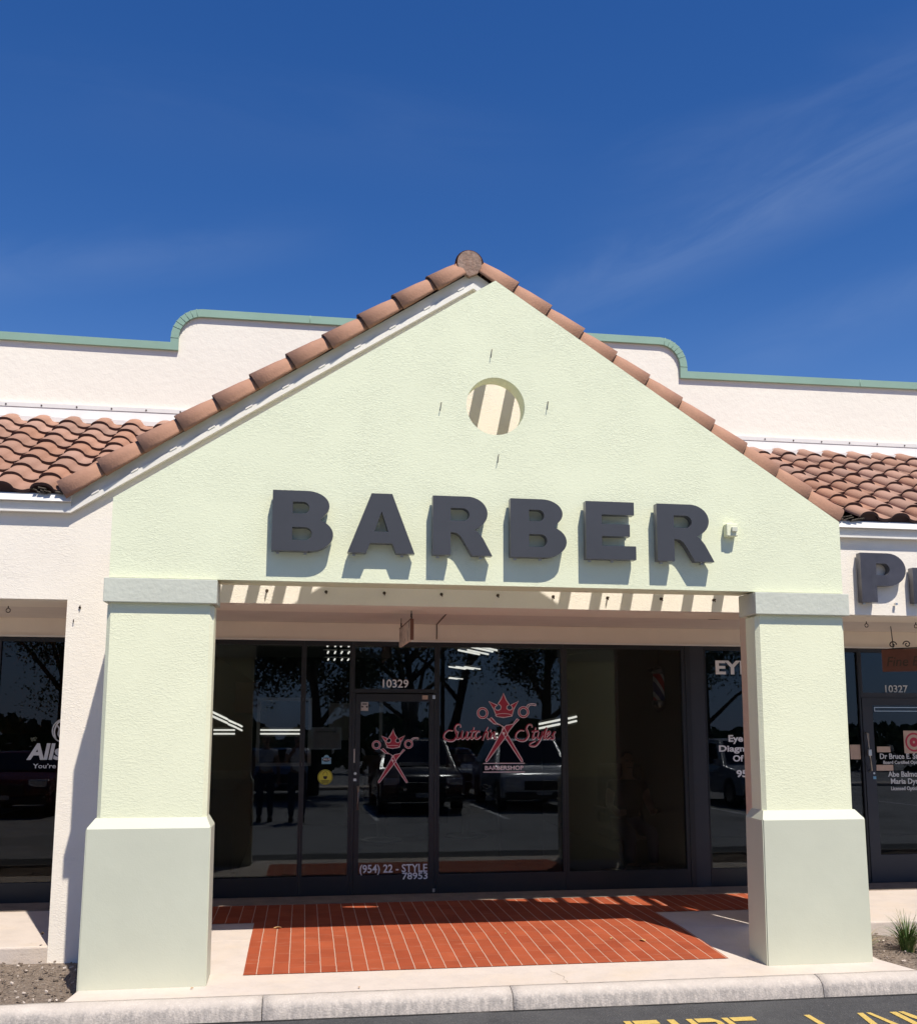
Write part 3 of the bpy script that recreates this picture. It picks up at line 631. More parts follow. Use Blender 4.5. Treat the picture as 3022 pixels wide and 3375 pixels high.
# rake fascia: board, stepped strip and drip
def rake_board(name, lo, hi, y0, y1, mat, x_out=3.0):
    for sx in (-1, 1):
        m = MB(); m.prism([(sx*x_out, 3.12+lo), (0.0, 3.12+lo+x_out*.648), (0.0, 3.12+hi+x_out*.648), (sx*x_out, 3.12+hi)], y0, y1); m.obj(name, mat, BLD)
rake_board('rake_board', .045, .15, .975, .998, TRIM); rake_board('rake_trim', .0, .045, .950, .998, TRIM)
for sx in (-1, 1):       # little steps left by the tile underlay
    for k in range(11):
        x = -2.86 + k*BX; z = 3.12 + .045 + (x+3.0)*.648
        m = MB(); m.hexa([(sx*-x, .945, z), (sx*-(x+.05), .945, z+.032), (sx*-(x+.05), .975, z+.032), (sx*-x, .975, z), (sx*-x, .945, z+.012), (sx*-(x+.05), .945, z+.044), (sx*-(x+.05), .975, z+.044), (sx*-x, .975, z+.012)]); m.obj('underlay_step', TRIM, BLD)
# eaves: bent flashing, fascia board, lip
for sx in (-1, 1):
    x0, x1 = sorted((sx*3.0, sx*9.5))
    m = MB(); m.hexa([(x0, .915, 3.196), (x1, .915, 3.196), (x1, 1.0, 3.196), (x0, 1.0, 3.196), (x0, .945, 3.255), (x1, .945, 3.255), (x1, 1.0, 3.255), (x0, 1.0, 3.255)]); m.obj('eave_flashing', METALW, BLD)
    m = MB(); m.box(x0, x1, .955, .998, 3.135, 3.194); m.obj('fascia_board', TRIM, BLD)
    m = MB(); m.box(x0, x1, .945, .998, 3.118, 3.133); m.obj('fascia_lip', TRIM, BLD)
# torn roofing felt at the foot of the rake
m = MB()
for sx in (-1, 1):
    for k in range(14):
        x = sx*(3.02+random.uniform(0, .22)); y = .90+random.uniform(0, .05); z = 3.262+random.uniform(-.015, .02); w = random.uniform(.02, .07)
        m.hexa([(x, y, z), (x+sx*w, y-.01, z+.008), (x+sx*w, y+.06, z+.01), (x, y+.06, z), (x, y, z+.006), (x+sx*w, y-.01, z+.016), (x+sx*w, y+.06, z+.02), (x, y+.06, z+.01)])
m.obj('roofing_felt', BARK, BLD)
# bolts on the header and hooks in the soffit
for k in range(9):
    x = -1.567+.4427*k; m = MB(); m.disc(x, YW-.003, YW+.01, 2.577, .013, 6); m.tube([(x, YW+.01, 2.577), (x, YW-.035, 2.577)], .007, 6); m.tube([(x, YW-.030, 2.578), (x+random.uniform(-.004, .004), YW-.032, 2.556)], .004, 5); m.obj('bolt', RUST, BLD)
for x, z in ((-2.909, 2.423), (-2.949, 2.32), (-3.04, .13)):
    m = MB(); m.disc(x, YW-.010, YW+.01, z, .009 if z > 2.4 or z < 1 else .004, 8); m.tube([(x, YW, z), (x+.006, YW-.025, z+.012)], .004, 5); m.obj('bolt', RUST, BLD)
def hook(x, y, z):
    m = MB(); m.tube([(x, y, z+.03), (x, y, z-.01)], .004, 6); m.tube([(x+.016*math.sin(t), y, z-.026-.016*math.cos(t+math.pi)) for t in [6.0*i/12 for i in range(13)]], .0035, 6); m.obj('eye_hook', IRON, BLD)
hook(-3.567, 1.58, HB-.005); hook(3.64, 1.58, HB-.005); hook(4.116, 1.58, HB-.005)
# side and back walls so that the building is closed from the side
m = MB(); m.box(-9.5, -9.3, 1.14, 26, -.2, 3.15); m.box(9.3, 9.5, 1.14, 26, -.2, 3.15); m.box(-9.5, 9.5, 26, 26.2, -.2, 4.3); m.obj('side_wall', WHITE2, BLD)
m = MB(); m.box(-9.5, 9.5, YP+.25, 26, 3.2, 3.4); m.obj('flat_roof', SAGE2, BLD)

# ------------------------------------------------------------------ channel letters
SGN = empty('shop_sign', (0, 0, 2.69), 'large charcoal channel letters reading BARBER across the green gable', 'sign')
def arc(cx, cz, rx, rz, a0, a1, n=14): return [(cx+rx*math.cos(R(a0+(a1-a0)*i/n)), cz+rz*math.sin(R(a0+(a1-a0)*i/n))) for i in range(n+1)]
def glyph_loops(c):
    """heavy extended grotesque in a 1 x 1 box"""
    if c == 'B': return [[(0, 0), (.62, 0)] + arc(.60, .275, .40, .275, -90, 62) + [(.80, .545)] + arc(.56, .755, .37, .245, -38, 90) + [(0, 1)],
                         [(.33, .18), (.33, .395), (.54, .395)] + arc(.54, .2875, .11, .1075, 90, -90) + [(.33, .18)][:0],
                         [(.33, .62), (.33, .815), (.50, .815)] + arc(.50, .7175, .10, .0975, 90, -90)]
    if c == 'P': return [[(0, 0), (.34, 0), (.34, .335), (.60, .335)] + arc(.60, .6675, .40, .3325, -90, 90) + [(0, 1)],
                         [(.34, .55), (.34, .79), (.52, .79)] + arc(.52, .67, .12, .12, 90, -90)]
    if c == 'A': return [[(0, 0), (.275, 0), (.335, .165), (.665, .165), (.725, 0), (1, 0), (.655, 1), (.345, 1)],
                         [(.395, .36), (.605, .36), (.50, .70)]]
    if c == 'R': return [[(0, 0), (.30, 0), (.30, .385), (.33, .385)] + [(.40, .375), (.46, .33), (.52, .24), (.66, 0), (1, 0), (.84, .30), (.76, .40), (.70, .44)] + arc(.58, .715, .34, .285, -50, 90) + [(0, 1)],
                         [(.30, .585), (.30, .80), (.50, .80)] + arc(.50, .6925, .115, .1075, 90, -90)]
    if c == 'E': return [[(0, 0), (1, 0), (1, .235), (.32, .235), (.32, .40), (.88, .40), (.88, .61), (.32, .61), (.32, .775), (.97, .775), (.97, 1), (0, 1)]]
    if c == 'I': return [[(0, 0), (.30, 0), (.30, .72), (0, .72)]]
def letter(c, x0, x1, z0, z1, yf, yb, wall, parent, mat=CHAR):
    o = outline('letter', [[(x0+(x1-x0)*u, z0+(z1-z0)*v) for u, v in lp] for lp in glyph_loops(c)], yf, yb, [mat, SIDE], parent)
    m = MB()      # stand-off feet
    for u, v in ((.12, .08), (.42, .90) if c == 'A' else (.14, .62) if c == 'I' else (.14, .92)) + (((.85, .06),) if c in 'AER' else ()):
        x = x0+(x1-x0)*u; z = z0+(z1-z0)*v; m.tube([(x, yb-.01, z), (x, wall+.004, z)], .006, 6)
    for u in ((.1, .55) if c in 'BE' else (.1, .82)):
        x = x0+(x1-x0)*u; m.box(x-.010, x+.010, yb-.02, yb+.004, z0-.014, z0+.003)
    m.obj('stand_off', STEEL, o); return o
YF, YB = -.090, -.026
for c, x0, x1 in (('B', -1.505, -1.107), ('A', -1.012, -.567), ('R', -.447, -.042), ('B', .083, .474), ('E', .610, .965), ('R', 1.118, 1.530)):
    letter(c, x0, x1, 2.711, 3.114, YF, YB, 0, SGN)
SG2 = empty('shop_sign', (3.45, YW, 2.56), 'dark weathered channel letters starting with P on the white wall right of the portico', 'sign')
letter('P', 3.225, 3.625, 2.578, 2.987, YW-.078, YW-.015, YW, SG2, CHARW)
letter('I', 3.685, 4.05, 2.578, 2.987, YW-.078, YW-.015, YW, SG2, CHARW)
JB = empty('junction_box', (1.67, 0, 2.9), 'small pale green electrical box beside the last letter of the gable sign', 'electrical box')
m = MB(); m.box(1.640, 1.725, -.062, 0, 2.905, 2.995, bev=.006); m.obj('box', GREENP, JB)
m = MB(); m.box(1.672, 1.712, -.082, -.063, 2.935, 2.968, bev=.003); m.obj('socket', SAGE, JB)

# ------------------------------------------------------------------ shopfronts
def frame_rect(m, x0, x1, z0, z1, w, y0, y1, wb=None, wt=None):
    wb = w if wb is None else wb; wt = w if wt is None else wt
    if x1-x0 > 2*w:
        m.box(x0, x0+w, y0, y1, z0, z1); m.box(x1-w, x1, y0, y1, z0, z1)
        m.box(x0+w, x1-w, y0, y1, z0, z0+wb); m.box(x0+w, x1-w, y0, y1, z1-wt, z1)
def window(parent, x0, x1, z0, z1, w=.022, glass=GLASS, mat=ALU, label=None, wb=.165, wt=.04):
    m = MB(); frame_rect(m, x0, x1, z0, z1, w, YS, YS+.05, wb=wb, wt=wt); f = m.obj('window', mat, parent)
    m = MB(); m.box(x0+w-.002, x1-w+.002, YS+.022, YS+.028, z0+wb-.002, z1-wt+.002); m.obj('pane', glass, f)
    if label: f['label'] = label
    return f
ZT = 2.330; ZB_ = WZ+.002; TILT = R(.62)
YL = YS+.021      # YL: face of the vinyl letters on the glass
BS = empty('barber_storefront', (0, YS, WZ), 'dark framed glass shopfront of the barber shop under the portico', 'storefront')
wA = window(BS, -2.60, -1.279, ZB_, ZT); wB = window(BS, -1.277, -.832, ZB_, ZT)
wC = window(BS, -.036, 1.178, ZB_, ZT); wD = window(BS, 1.180, 2.400, ZB_, ZT, w=.035)
m = MB(); m.box(2.402, 2.455, YS-.004, YS+.05, ZB_, ZT); m.obj('end_mullion', ALU, BS)
# transom above the door
m = MB(); frame_rect(m, -.830, -.038, 1.855, ZT, .022, YS, YS+.05, wb=.035, wt=.04); tr = m.obj('transom_window', ALU, BS)
m = MB(); m.box(-.81, -.058, YS+.022, YS+.028, 1.888, ZT-.038); m.obj('pane', GLASS, tr)
text('house_number', '10329', -.548, 1.905, .072, YL, LET, tr, bold=.012, width=.24)
# door
m = MB(); m.box(-.830, -.80, YS, YS+.05, ZB_, 1.853); m.box(-.064, -.038, YS, YS+.05, ZB_, 1.853); m.obj('door_jamb', ALU, BS)
m = MB(); frame_rect(m, -.797, -.067, ZB_+.004, 1.842, .045, YS-.006, YS+.04, wb=.165, wt=.068); DR = m.obj('door', ALU, BS)
DR['label'] = 'narrow framed glass entrance door with a crown and scissors decal'
m = MB(); m.box(-.755, -.109, YS+.018, YS+.024, ZB_+.165, 1.778); m.obj('pane', GLASS, DR)
m = MB(); m.tube([(-.765, YS-.006, .80), (-.765, YS-.05, .80), (-.765, YS-.05, 1.0), (-.765, YS-.006, 1.0)], .010, 8); m.obj('handle', STEEL, DR)
m = MB(); m.disc(-.792, YS-.014, YS-.006, 1.118, .013, 12); m.box(-.808, -.78, YS-.012, YS-.006, 1.05, 1.072); m.obj('lock', STEEL, DR)
m = MB(); m.box(-.075, -.055, YS-.02, YS-.006, 0.055, .085); m.box(-.084, -.058, YS-.014, YS-.006, 1.80, 1.835); m.obj('hinge', STEEL, DR)
YD = YS+.0165
text('phone_number', '(954) 22 - STYLE', -.738, .232, .068, YD, LET, DR, bold=.018, width=.618)
text('phone_number', '78953', -.120, .172, .056, YS-.0065, LET, DR, bold=.018, width=.232, align='RIGHT')
m = MB(); m.box(-.748, -.680, YD-.002, YD, 1.688, 1.768); st = m.obj('notice', PAPERW, DR)
m = MB(); m.disc(-.735, YD-.004, YD-.002, 1.725, .009, 10); m.disc(-.693, YD-.004, YD-.002, 1.725, .009, 10); m.box(-.735, -.693, YD-.004, YD-.002, 1.745, 1.755); m.obj('print', BLACK, st)
m = MB(); m.box(-.180, -.128, YS-.009, YS-.006, 1.795, 1.832); m.obj('notice', PAPER, DR)
m = MB(); m.box(-.808, -.785, YS-.003, YS-.0, 1.215, 1.34); m.obj('notice', PAPERW, DR)

def stroke(m, pts, w, y, close=False, taper=None, yb=.0015):
    """flat ribbon following 2-D points (x,z)"""
    n = len(pts); L = []; Rr = []
    for i, p in enumerate(pts):
        a_ = pts[(i-1) % n] if (close or i > 0) else p; b_ = pts[(i+1) % n] if (close or i < n-1) else p
        dx, dz = b_[0]-a_[0], b_[1]-a_[1]; l = math.hypot(dx, dz) or 1; nx, nz = -dz/l, dx/l
        ww = w/2 if taper is None else w/2*taper(i/(n-1))
        L.append(m.v(p[0]+nx*ww, y, p[1]+nz*ww)); Rr.append(m.v(p[0]-nx*ww, y, p[1]-nz*ww))
    for i in range(n if close else n-1): j = (i+1) % n; m.f([L[i], L[j], Rr[j], Rr[i]])
def fill(m, pts, y): m.f([m.v(x, y, z) for x, z in pts])
def smooth_line(pts, n=6):
    """Catmull-Rom"""
    P_ = [pts[0]] + list(pts) + [pts[-1]]; out_ = []
    for i in range(1, len(P_)-2):
        for k in range(n):
            t = k/n; p0, p1, p2, p3 = P_[i-1], P_[i], P_[i+1], P_[i+2]
            out_.append(tuple(.5*((2*p1[d]) + (-p0[d]+p2[d])*t + (2*p0[d]-5*p1[d]+4*p2[d]-p3[d])*t*t + (-p0[d]+3*p1[d]-3*p2[d]+p3[d])*t**3) for d in (0, 1)))
    out_.append(pts[-1]); return out_
def crest(parent, cx, cz, s, y):
    """crown above crossed scissors; unit = px of the close-up, centre = pivot"""
    T = lambda pts: [(cx + (x-948)*s, cz - (z-762)*s) for x, z in pts]
    grow = 8
    r1, r2 = MB(), MB()
    crown = [(948, 290), (918, 360), (880, 415), (905, 428), (920, 450), (912, 480), (885, 494), (855, 486), (843, 462), (860, 440), (878, 433), (768, 385), (830, 480), (865, 565), (945, 578), (1050, 560), (1072, 480), (1130, 382), (1030, 433), (1050, 445), (1058, 465), (1042, 486), (1012, 490), (988, 472), (990, 442), (1020, 425), (980, 370)]
    cr_ = T(crown)
    # triangulated fill through a curve, so that the concave outline fills properly
    def plate(name, loops, yf, mat):
        return outline(name, loops, yf, yf+.001, mat, parent)
    def offset_ring(pts, w, y, m): stroke(m, pts, w, y, close=True)
    parts_ = [cr_]
    # blades: one from upper right handle to lower left tip, one mirrored
    bladeA = T([(1110, 590), (1060, 655), (975, 670), (930, 730), (728, 1080), (735, 1098), (755, 1085), (985, 790), (1010, 740), (1075, 660), (1135, 600)])
    bladeB = T([(775, 590), (825, 650), (905, 660), (938, 690), (925, 735), (965, 810), (1160, 1098), (1178, 1095), (1172, 1070), (990, 765), (955, 690), (860, 640), (800, 575)])
    plate('logo_fill', [cr_], y-.001, RED); plate('logo_fill', [bladeB], y-.001, RED); plate('logo_fill', [bladeA], y-.002, RED)
    m = MB()
    for lp, yy in ((cr_, y-.0025), (bladeB, y-.0025), (bladeA, y-.0035)): offset_ring(lp, 9*s, yy, m)
    # finger rings
    for (rx, rz, rw) in ((695, 525, 55), (1190, 512, 55)):
        ring = T([(rx+rw*math.cos(t), rz+rw*1.02*math.sin(t)) for t in [6.283*i/28 for i in range(28)]])
        mm = MB(); stroke(mm, ring, 17*s, y-.001, close=True); mm.obj('logo_fill', RED, parent)
        offset_ring(T([(rx+(rw+11)*math.cos(t), rz+(rw+11)*math.sin(t)) for t in [6.283*i/28 for i in range(28)]]), 7*s, y-.0028, m)
        offset_ring(T([(rx+(rw-11)*math.cos(t), rz+(rw-11)*math.sin(t)) for t in [6.283*i/28 for i in range(28)]]), 7*s, y-.0028, m)
    stroke(m, T(smooth_line([(745, 580), (790, 620), (850, 660)])), 7*s, y-.003)
    stroke(m, T(smooth_line([(1245, 470), (1258, 440), (1290, 428), (1338, 436)])), 9*s, y-.003); stroke(m, T(smooth_line([(1225, 455), (1245, 425), (1290, 412), (1340, 416)])), 9*s, y-.003); stroke(m, T([(1338, 412), (1342, 438)]), 8*s, y-.003)
    stroke(m, T([(948+98*math.cos(t), 552+22*math.sin(t)) for t in [6.283*i/24 for i in range(24)]]), 6*s, y-.003, close=True)
    stroke(m, T([(948+8*math.cos(t), 762+8*math.sin(t)) for t in [6.283*i/12 for i in range(12)]]), 17*s, y-.0045, close=True)
    m.obj('logo_outline', PINK, parent)
SLG = .0007955
crest(wC, .5975, 1.482, SLG, YL)
crest(DR, -.4475, 1.232, .000602, YD)
T2 = lambda x, z: (.5975 + (x-948)*SLG, 1.482 - (z-762)*SLG)
def script(lines, y, parent):
    m1, m2 = MB(), MB()
    for l in lines:
        pts = smooth_line([T2(x, z) for x, z in l], 6); n = len(pts)
        stroke(m2, [(x+.0035, z-.0035) for x, z in pts], .0185, y-.0008, taper=lambda t: .65+.55*math.sin(math.pi*min(max(t, 0), 1)))
        stroke(m1, pts, .0105, y-.0022, taper=lambda t: .6+.6*math.sin(math.pi*min(max(t, 0), 1)))
    m2.obj('script_outline', PINK, parent); m1.obj('script_lettering', RED, parent)
big_s = lambda ox: [(ox+205, 690), (ox+195, 660), (ox+160, 658), (ox+135, 700), (ox+150, 745), (ox+158, 790), (ox+120, 840), (ox+60, 845), (ox+8, 815), (ox+12, 765), (ox+60, 725), (ox+110, 730)]
def small(ox, sc_=1):
    return ox
sw = [big_s(225),
      [(400, 735), (385, 800), (395, 825), (430, 800), (452, 735), (440, 800), (455, 825), (492, 790), (505, 735)],          # w
      [(520, 740), (500, 800), (510, 826), (540, 800)],                                                                    # i
      [(590, 690), (555, 790), (560, 824), (590, 806)], [(540, 738), (620, 732)],                                         # t
      [(660, 745), (635, 735), (605, 775), (612, 820), (645, 815), (672, 790)],                                          # c
      [(755, 685), (705, 790), (690, 840), (715, 770), (748, 745), (745, 800), (755, 826), (775, 808)],                    # h
      [(790, 715), (780, 745)],
      [(800, 748), (785, 825), (805, 775), (835, 748), (828, 800), (842, 826), (858, 800)]]                                # n
sty = [big_s(1085),
      [(1335, 690), (1300, 790), (1305, 824), (1335, 800)], [(1285, 738), (1370, 730)],
      [(1372, 740), (1355, 800), (1370, 822), (1405, 790), (1420, 740), (1385, 840), (1330, 905), (1270, 905), (1265, 880), (1330, 850)],
      [(1415, 800), (1470, 690), (1440, 780), (1438, 824), (1465, 810)],
      [(1470, 795), (1500, 770), (1505, 742), (1478, 752), (1462, 800), (1480, 826), (1515, 800)],
      [(1530, 790), (1560, 745), (1548, 780), (1555, 815), (1525, 828), (1510, 815)], [(1560, 745), (1578, 750)]]
script(sw, YL, wC); script(sty, YL, wC)
text('logo_lettering', 'BARBERSHOP', T2(722, 0)[0], T2(0, 1188)[1], .036, YL, PINK, wC, bold=.02, width=.368)
m = MB()
for z in (1113, 1214): stroke(m, [T2(702, z), T2(1200, z)], .008, YL-.001)
m.obj('logo_rule', PINK, wC)
# stickers on the narrow side light
ST = empty('round_sticker', (-1.063, YS, 1.0), 'round yellow mask notice sticker left of the barber door', 'sticker')
m = MB(); m.disc(-1.063, YL-.002, YL, 1.086, .068, 32); m.obj('disc', YELV, ST)
m = MB(); stroke(m, circ(-1.063, 1.086, .062, 32), .004, YL-.003, close=True); stroke(m, arc(-1.063, 1.105, .020, .030, 0, 180), .004, YL-.003); fill(m, arc(-1.063, 1.088, .018, .022, 180, 360) + [(-1.045, 1.095), (-1.081, 1.095)], YL-.003)
for k in range(3): stroke(m, [(-1.103+.006*k, 1.056-k*.010), (-1.023-.006*k, 1.056-k*.010)], .005, YL-.003)
m.obj('print', BLACK, ST)
WF = empty('wifi_sticker', (-1.055, YS, 1.19), 'small pale blue WIFI sticker above the yellow round one', 'sticker')
m = MB(); m.box(-1.098, -1.012, YL-.002, YL, 1.204, 1.262, bev=.0005); m.disc(-1.055, YL-.0015, YL, 1.262, .024, 20); m.obj('backing', BLUEV, WF)
m = MB(); fill(m, arc(-1.055, 1.243, .038, .019, 0, 350, 20), YL-.003); m.obj('badge', BLACK, WF)
text('wifi_lettering', 'WI FI', -1.086, 1.235, .018, YL-.004, LET, WF, bold=.02, width=.062, thick=.001)
PO = empty('framed_notice', (-1.05, YS, 1.33), 'framed paper notice inside the narrow window above the stickers', 'notice')
m = MB(); frame_rect(m, -1.195, -.922, 1.335, 1.535, .012, YS+.032, YS+.045); m.obj('frame', STEEL, PO)
m = MB(); m.box(-1.182, -.935, YS+.034, YS+.040, 1.348, 1.522); m.obj('sheet', PAPERW, PO)
text('notice_text', 'LICENSE', -1.15, 1.49, .012, YS+.033, BLACK, PO, width=.18); 

# right shop: optician
RS = empty('optician_storefront', (3.8, YS, WZ), 'dark framed glass shopfront of the eye clinic on the right', 'storefront')
m = MB(); m.box(2.457, 2.60, YS+.004, YS+.05, ZB_, ZT); m.obj('grey_mullion', ALU2, RS)
wE = window(RS, 2.602, 3.60, ZB_, ZT, w=.012); wF = window(RS, 3.602, 4.235, ZB_, ZT, w=.02)
wE['label'] = 'window with white eye clinic lettering half hidden by the pillar'
text('window_lettering', 'EYE CARE', 2.724, 2.062, .125, YL, LET, wE, bold=.03, width=1.0)
for s_, x, z, h, w_ in (('Eye Exams', 2.831, 1.403, .060, .46), ('Diagnosis &', 2.729, 1.308, .056, .56), ('Of Eyes', 2.869, 1.213, .056, .30), ('954', 2.90, 1.064, .062, .17)):
    text('window_lettering', s_, x, z, h, YL, LET, wE, bold=.03, width=w_)
m = MB(); frame_rect(m, 4.237, 5.16, 1.835, ZT, .022, YS, YS+.05, wb=.05, wt=.04); tr2 = m.obj('transom_window', ALU2, RS)
m = MB(); m.box(4.257, 5.14, YS+.022, YS+.028, 1.883, ZT-.038); m.obj('pane', GLASS, tr2)
text('house_number', '10327', 4.517, 1.893, .068, YL, LETG, tr2, bold=.012, width=.245)
m = MB(); frame_rect(m, 4.240, 5.157, ZB_+.004, 1.832, .11, YS-.006, YS+.04, wb=.26, wt=.07); D2 = m.obj('door', ALU2, RS)
m = MB(); m.box(4.35, 5.05, YS+.018, YS+.024, ZB_+.26, 1.764); m.obj('pane', GLASS, D2)
m = MB(); m.tube([(4.262, YS-.006, 1.49), (4.262, YS-.045, 1.48), (4.278, YS-.045, 1.12), (4.278, YS-.006, 1.11)], .010, 8); m.box(4.252, 4.288, YS-.055, YS-.03, 1.265, 1.325, bev=.004); m.obj('handle', STEEL, D2)
m = MB(); frame_rect(m, 4.366, 5.04, 1.700, 1.742, .006, YS-.012, YS-.004); m.obj('closer_bar', STEEL, D2)
m = MB(); m.box(4.315, 4.345, YS-.009, YS-.006, 1.035, 1.062); m.obj('notice', BLUEV, D2)
m = MB(); m.disc(4.325, YS-.012, YS-.006, 1.092, .010, 12); m.obj('lock', STEEL, D2)
for s_, x, z, h, w_ in (('Dr Bruce E. St', 4.412, 1.232, .050, .41), ('Board Certified Optometrist', 4.446, 1.182, .030, .52), ('Abe Balmo', 4.487, 1.056, .050, .32), ('Maria Dyn', 4.514, .987, .050, .30), ('Licensed Opticians', 4.512, .925, .034, .34)):
    text('door_lettering', s_, x, z, h, YD, LETG, D2, bold=.02, width=w_)
for i, (x0, x1, z0, z1) in enumerate(((4.386, 4.530, 1.296, 1.352), (4.369, 4.550, 1.115, 1.172))):
    m = MB(); m.box(x0, x1, YS+.0165, YS+.0178, z0, z1); o = m.obj('notice', PAPER, D2)
m = MB(); m.box(4.682, 4.90, YS+.0165, YS+.0178, 1.285, 1.509); o = m.obj('notice', PAPER, D2)
m = MB(); stroke(m, circ(4.79, 1.395, .085, 32), .018, YS+.0155, close=True); stroke(m, circ(4.79, 1.395, .03, 16), .035, YS+.0155, close=True); m.obj('print', RED, o)
m = MB(); m.box(4.10, 4.21, YS+.020, YS+.0215, 1.228, 1.371); m.obj('notice', PAPER, wF)
m = MB(); m.box(4.10, 4.21, YS+.032, YS+.034, .62, 1.18); m.obj('notice', INTD, wF)
wG = window(RS, 5.162, 9.3, ZB_, ZT)
# left shop: insurance
LS = empty('insurance_storefront', (-4.5, YS, WZ), 'bronze glass shopfront of the insurance office on the left', 'storefront')
wH = window(LS, -3.96, -2.66, ZB_, ZT, w=.03, glass=GLASSB); wI = window(LS, -6.0, -3.962, ZB_, ZT, glass=GLASSB); window(LS, -9.3, -6.002, ZB_, ZT, glass=GLASSB)
m = MB(); m.box(-2.658, -2.602, YS-.004, YS+.05, ZB_, ZT); m.obj('end_mullion', ALU, LS)
text('window_lettering', 'Allstate', -3.665, 1.257, .130, YL, LETG, wH, bold=.035, width=.60, shear=.15)
text('window_lettering', 'You\u2019re in good hands.', -3.607, 1.178, .038, YL, LETG, wH, bold=.01, width=.62)
m = MB(); stroke(m, circ(-3.36, 1.505, .102, 36), .010, YL-.002, close=True)
stroke(m, smooth_line([(-3.43, 1.43), (-3.445, 1.50), (-3.42, 1.57), (-3.38, 1.59)]), .014, YL-.002); stroke(m, smooth_line([(-3.425, 1.55), (-3.405, 1.52), (-3.41, 1.47), (-3.38, 1.43)]), .012, YL-.002); stroke(m, smooth_line([(-3.29, 1.43), (-3.275, 1.50), (-3.30, 1.57), (-3.34, 1.59)]), .014, YL-.002); m.obj('window_emblem', LETG, wH)

for r_ in (BS, RS, LS): r_.rotation_euler.x = -TILT
for r_ in (ST, WF, PO): r_.rotation_euler.x = -TILT; r_.location.y += (r_.location.z-WZ)*math.tan(TILT)
# ------------------------------------------------------------------ interiors (seen through the tinted glass)
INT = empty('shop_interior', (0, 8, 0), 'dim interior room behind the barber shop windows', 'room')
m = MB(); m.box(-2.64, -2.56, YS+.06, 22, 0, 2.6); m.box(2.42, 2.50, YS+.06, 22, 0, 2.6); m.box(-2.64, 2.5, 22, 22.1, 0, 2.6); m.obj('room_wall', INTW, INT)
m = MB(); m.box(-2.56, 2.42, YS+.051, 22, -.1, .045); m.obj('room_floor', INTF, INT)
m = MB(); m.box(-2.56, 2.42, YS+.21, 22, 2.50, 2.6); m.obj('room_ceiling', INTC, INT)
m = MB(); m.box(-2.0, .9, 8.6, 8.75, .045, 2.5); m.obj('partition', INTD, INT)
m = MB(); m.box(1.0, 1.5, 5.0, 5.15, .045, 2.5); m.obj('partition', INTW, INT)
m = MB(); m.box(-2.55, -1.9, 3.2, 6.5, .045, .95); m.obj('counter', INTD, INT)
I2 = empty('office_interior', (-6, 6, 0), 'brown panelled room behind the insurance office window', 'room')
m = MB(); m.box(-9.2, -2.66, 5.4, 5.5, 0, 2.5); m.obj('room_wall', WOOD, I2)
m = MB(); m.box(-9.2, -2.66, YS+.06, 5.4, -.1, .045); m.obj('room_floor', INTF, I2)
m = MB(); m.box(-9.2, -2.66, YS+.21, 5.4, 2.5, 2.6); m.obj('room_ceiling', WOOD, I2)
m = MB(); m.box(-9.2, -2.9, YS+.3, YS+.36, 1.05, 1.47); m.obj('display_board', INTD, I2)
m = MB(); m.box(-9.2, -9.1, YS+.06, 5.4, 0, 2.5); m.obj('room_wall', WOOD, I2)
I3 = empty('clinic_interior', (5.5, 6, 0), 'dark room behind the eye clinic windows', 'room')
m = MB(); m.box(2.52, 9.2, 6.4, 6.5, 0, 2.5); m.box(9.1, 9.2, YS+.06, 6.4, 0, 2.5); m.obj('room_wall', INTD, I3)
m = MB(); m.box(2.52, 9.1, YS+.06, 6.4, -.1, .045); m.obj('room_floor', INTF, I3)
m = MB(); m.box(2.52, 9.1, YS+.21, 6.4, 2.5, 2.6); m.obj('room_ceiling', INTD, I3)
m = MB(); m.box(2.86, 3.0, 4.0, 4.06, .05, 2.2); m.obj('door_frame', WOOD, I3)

def tube_light(p0, p1, label, group, n=2, gap=.045, r=.012, tilt=(0, 0, 1)):
    p0, p1 = Vector(p0), Vector(p1); mid = (p0+p1)/2
    t = empty('tube_light', mid, label, 'ceiling light', group)
    d = (p1-p0).normalized(); s_ = d.cross(Vector(tilt)).normalized() if abs(d.dot(Vector(tilt))) < .9 else Vector((0, 0, 1))
    if abs(d.z) < .3 and tilt == (0, 1, 0): s_ = Vector((0, 0, 1))
    for k in range(n):
        o_ = s_*(k-(n-1)/2)*gap; m = MB(); m.tube([p0+o_, p1+o_], r, 6); m.obj('tube', TUBE, t)
    o_ = Vector((0, .03, 0)) if tilt == (0, 1, 0) else Vector((0, 0, .03)); m = MB(); w = s_*(n*gap*.6)
    a_, b_ = p0+o_, p1+o_; th = o_.normalized()*.02
    m.hexa([a_-w, b_-w, b_+w, a_+w, a_-w+th, b_-w+th, b_+w+th, a_+w+th]); m.obj('housing', INTC, t)
GC = 'fluorescent lights inside the barber shop'
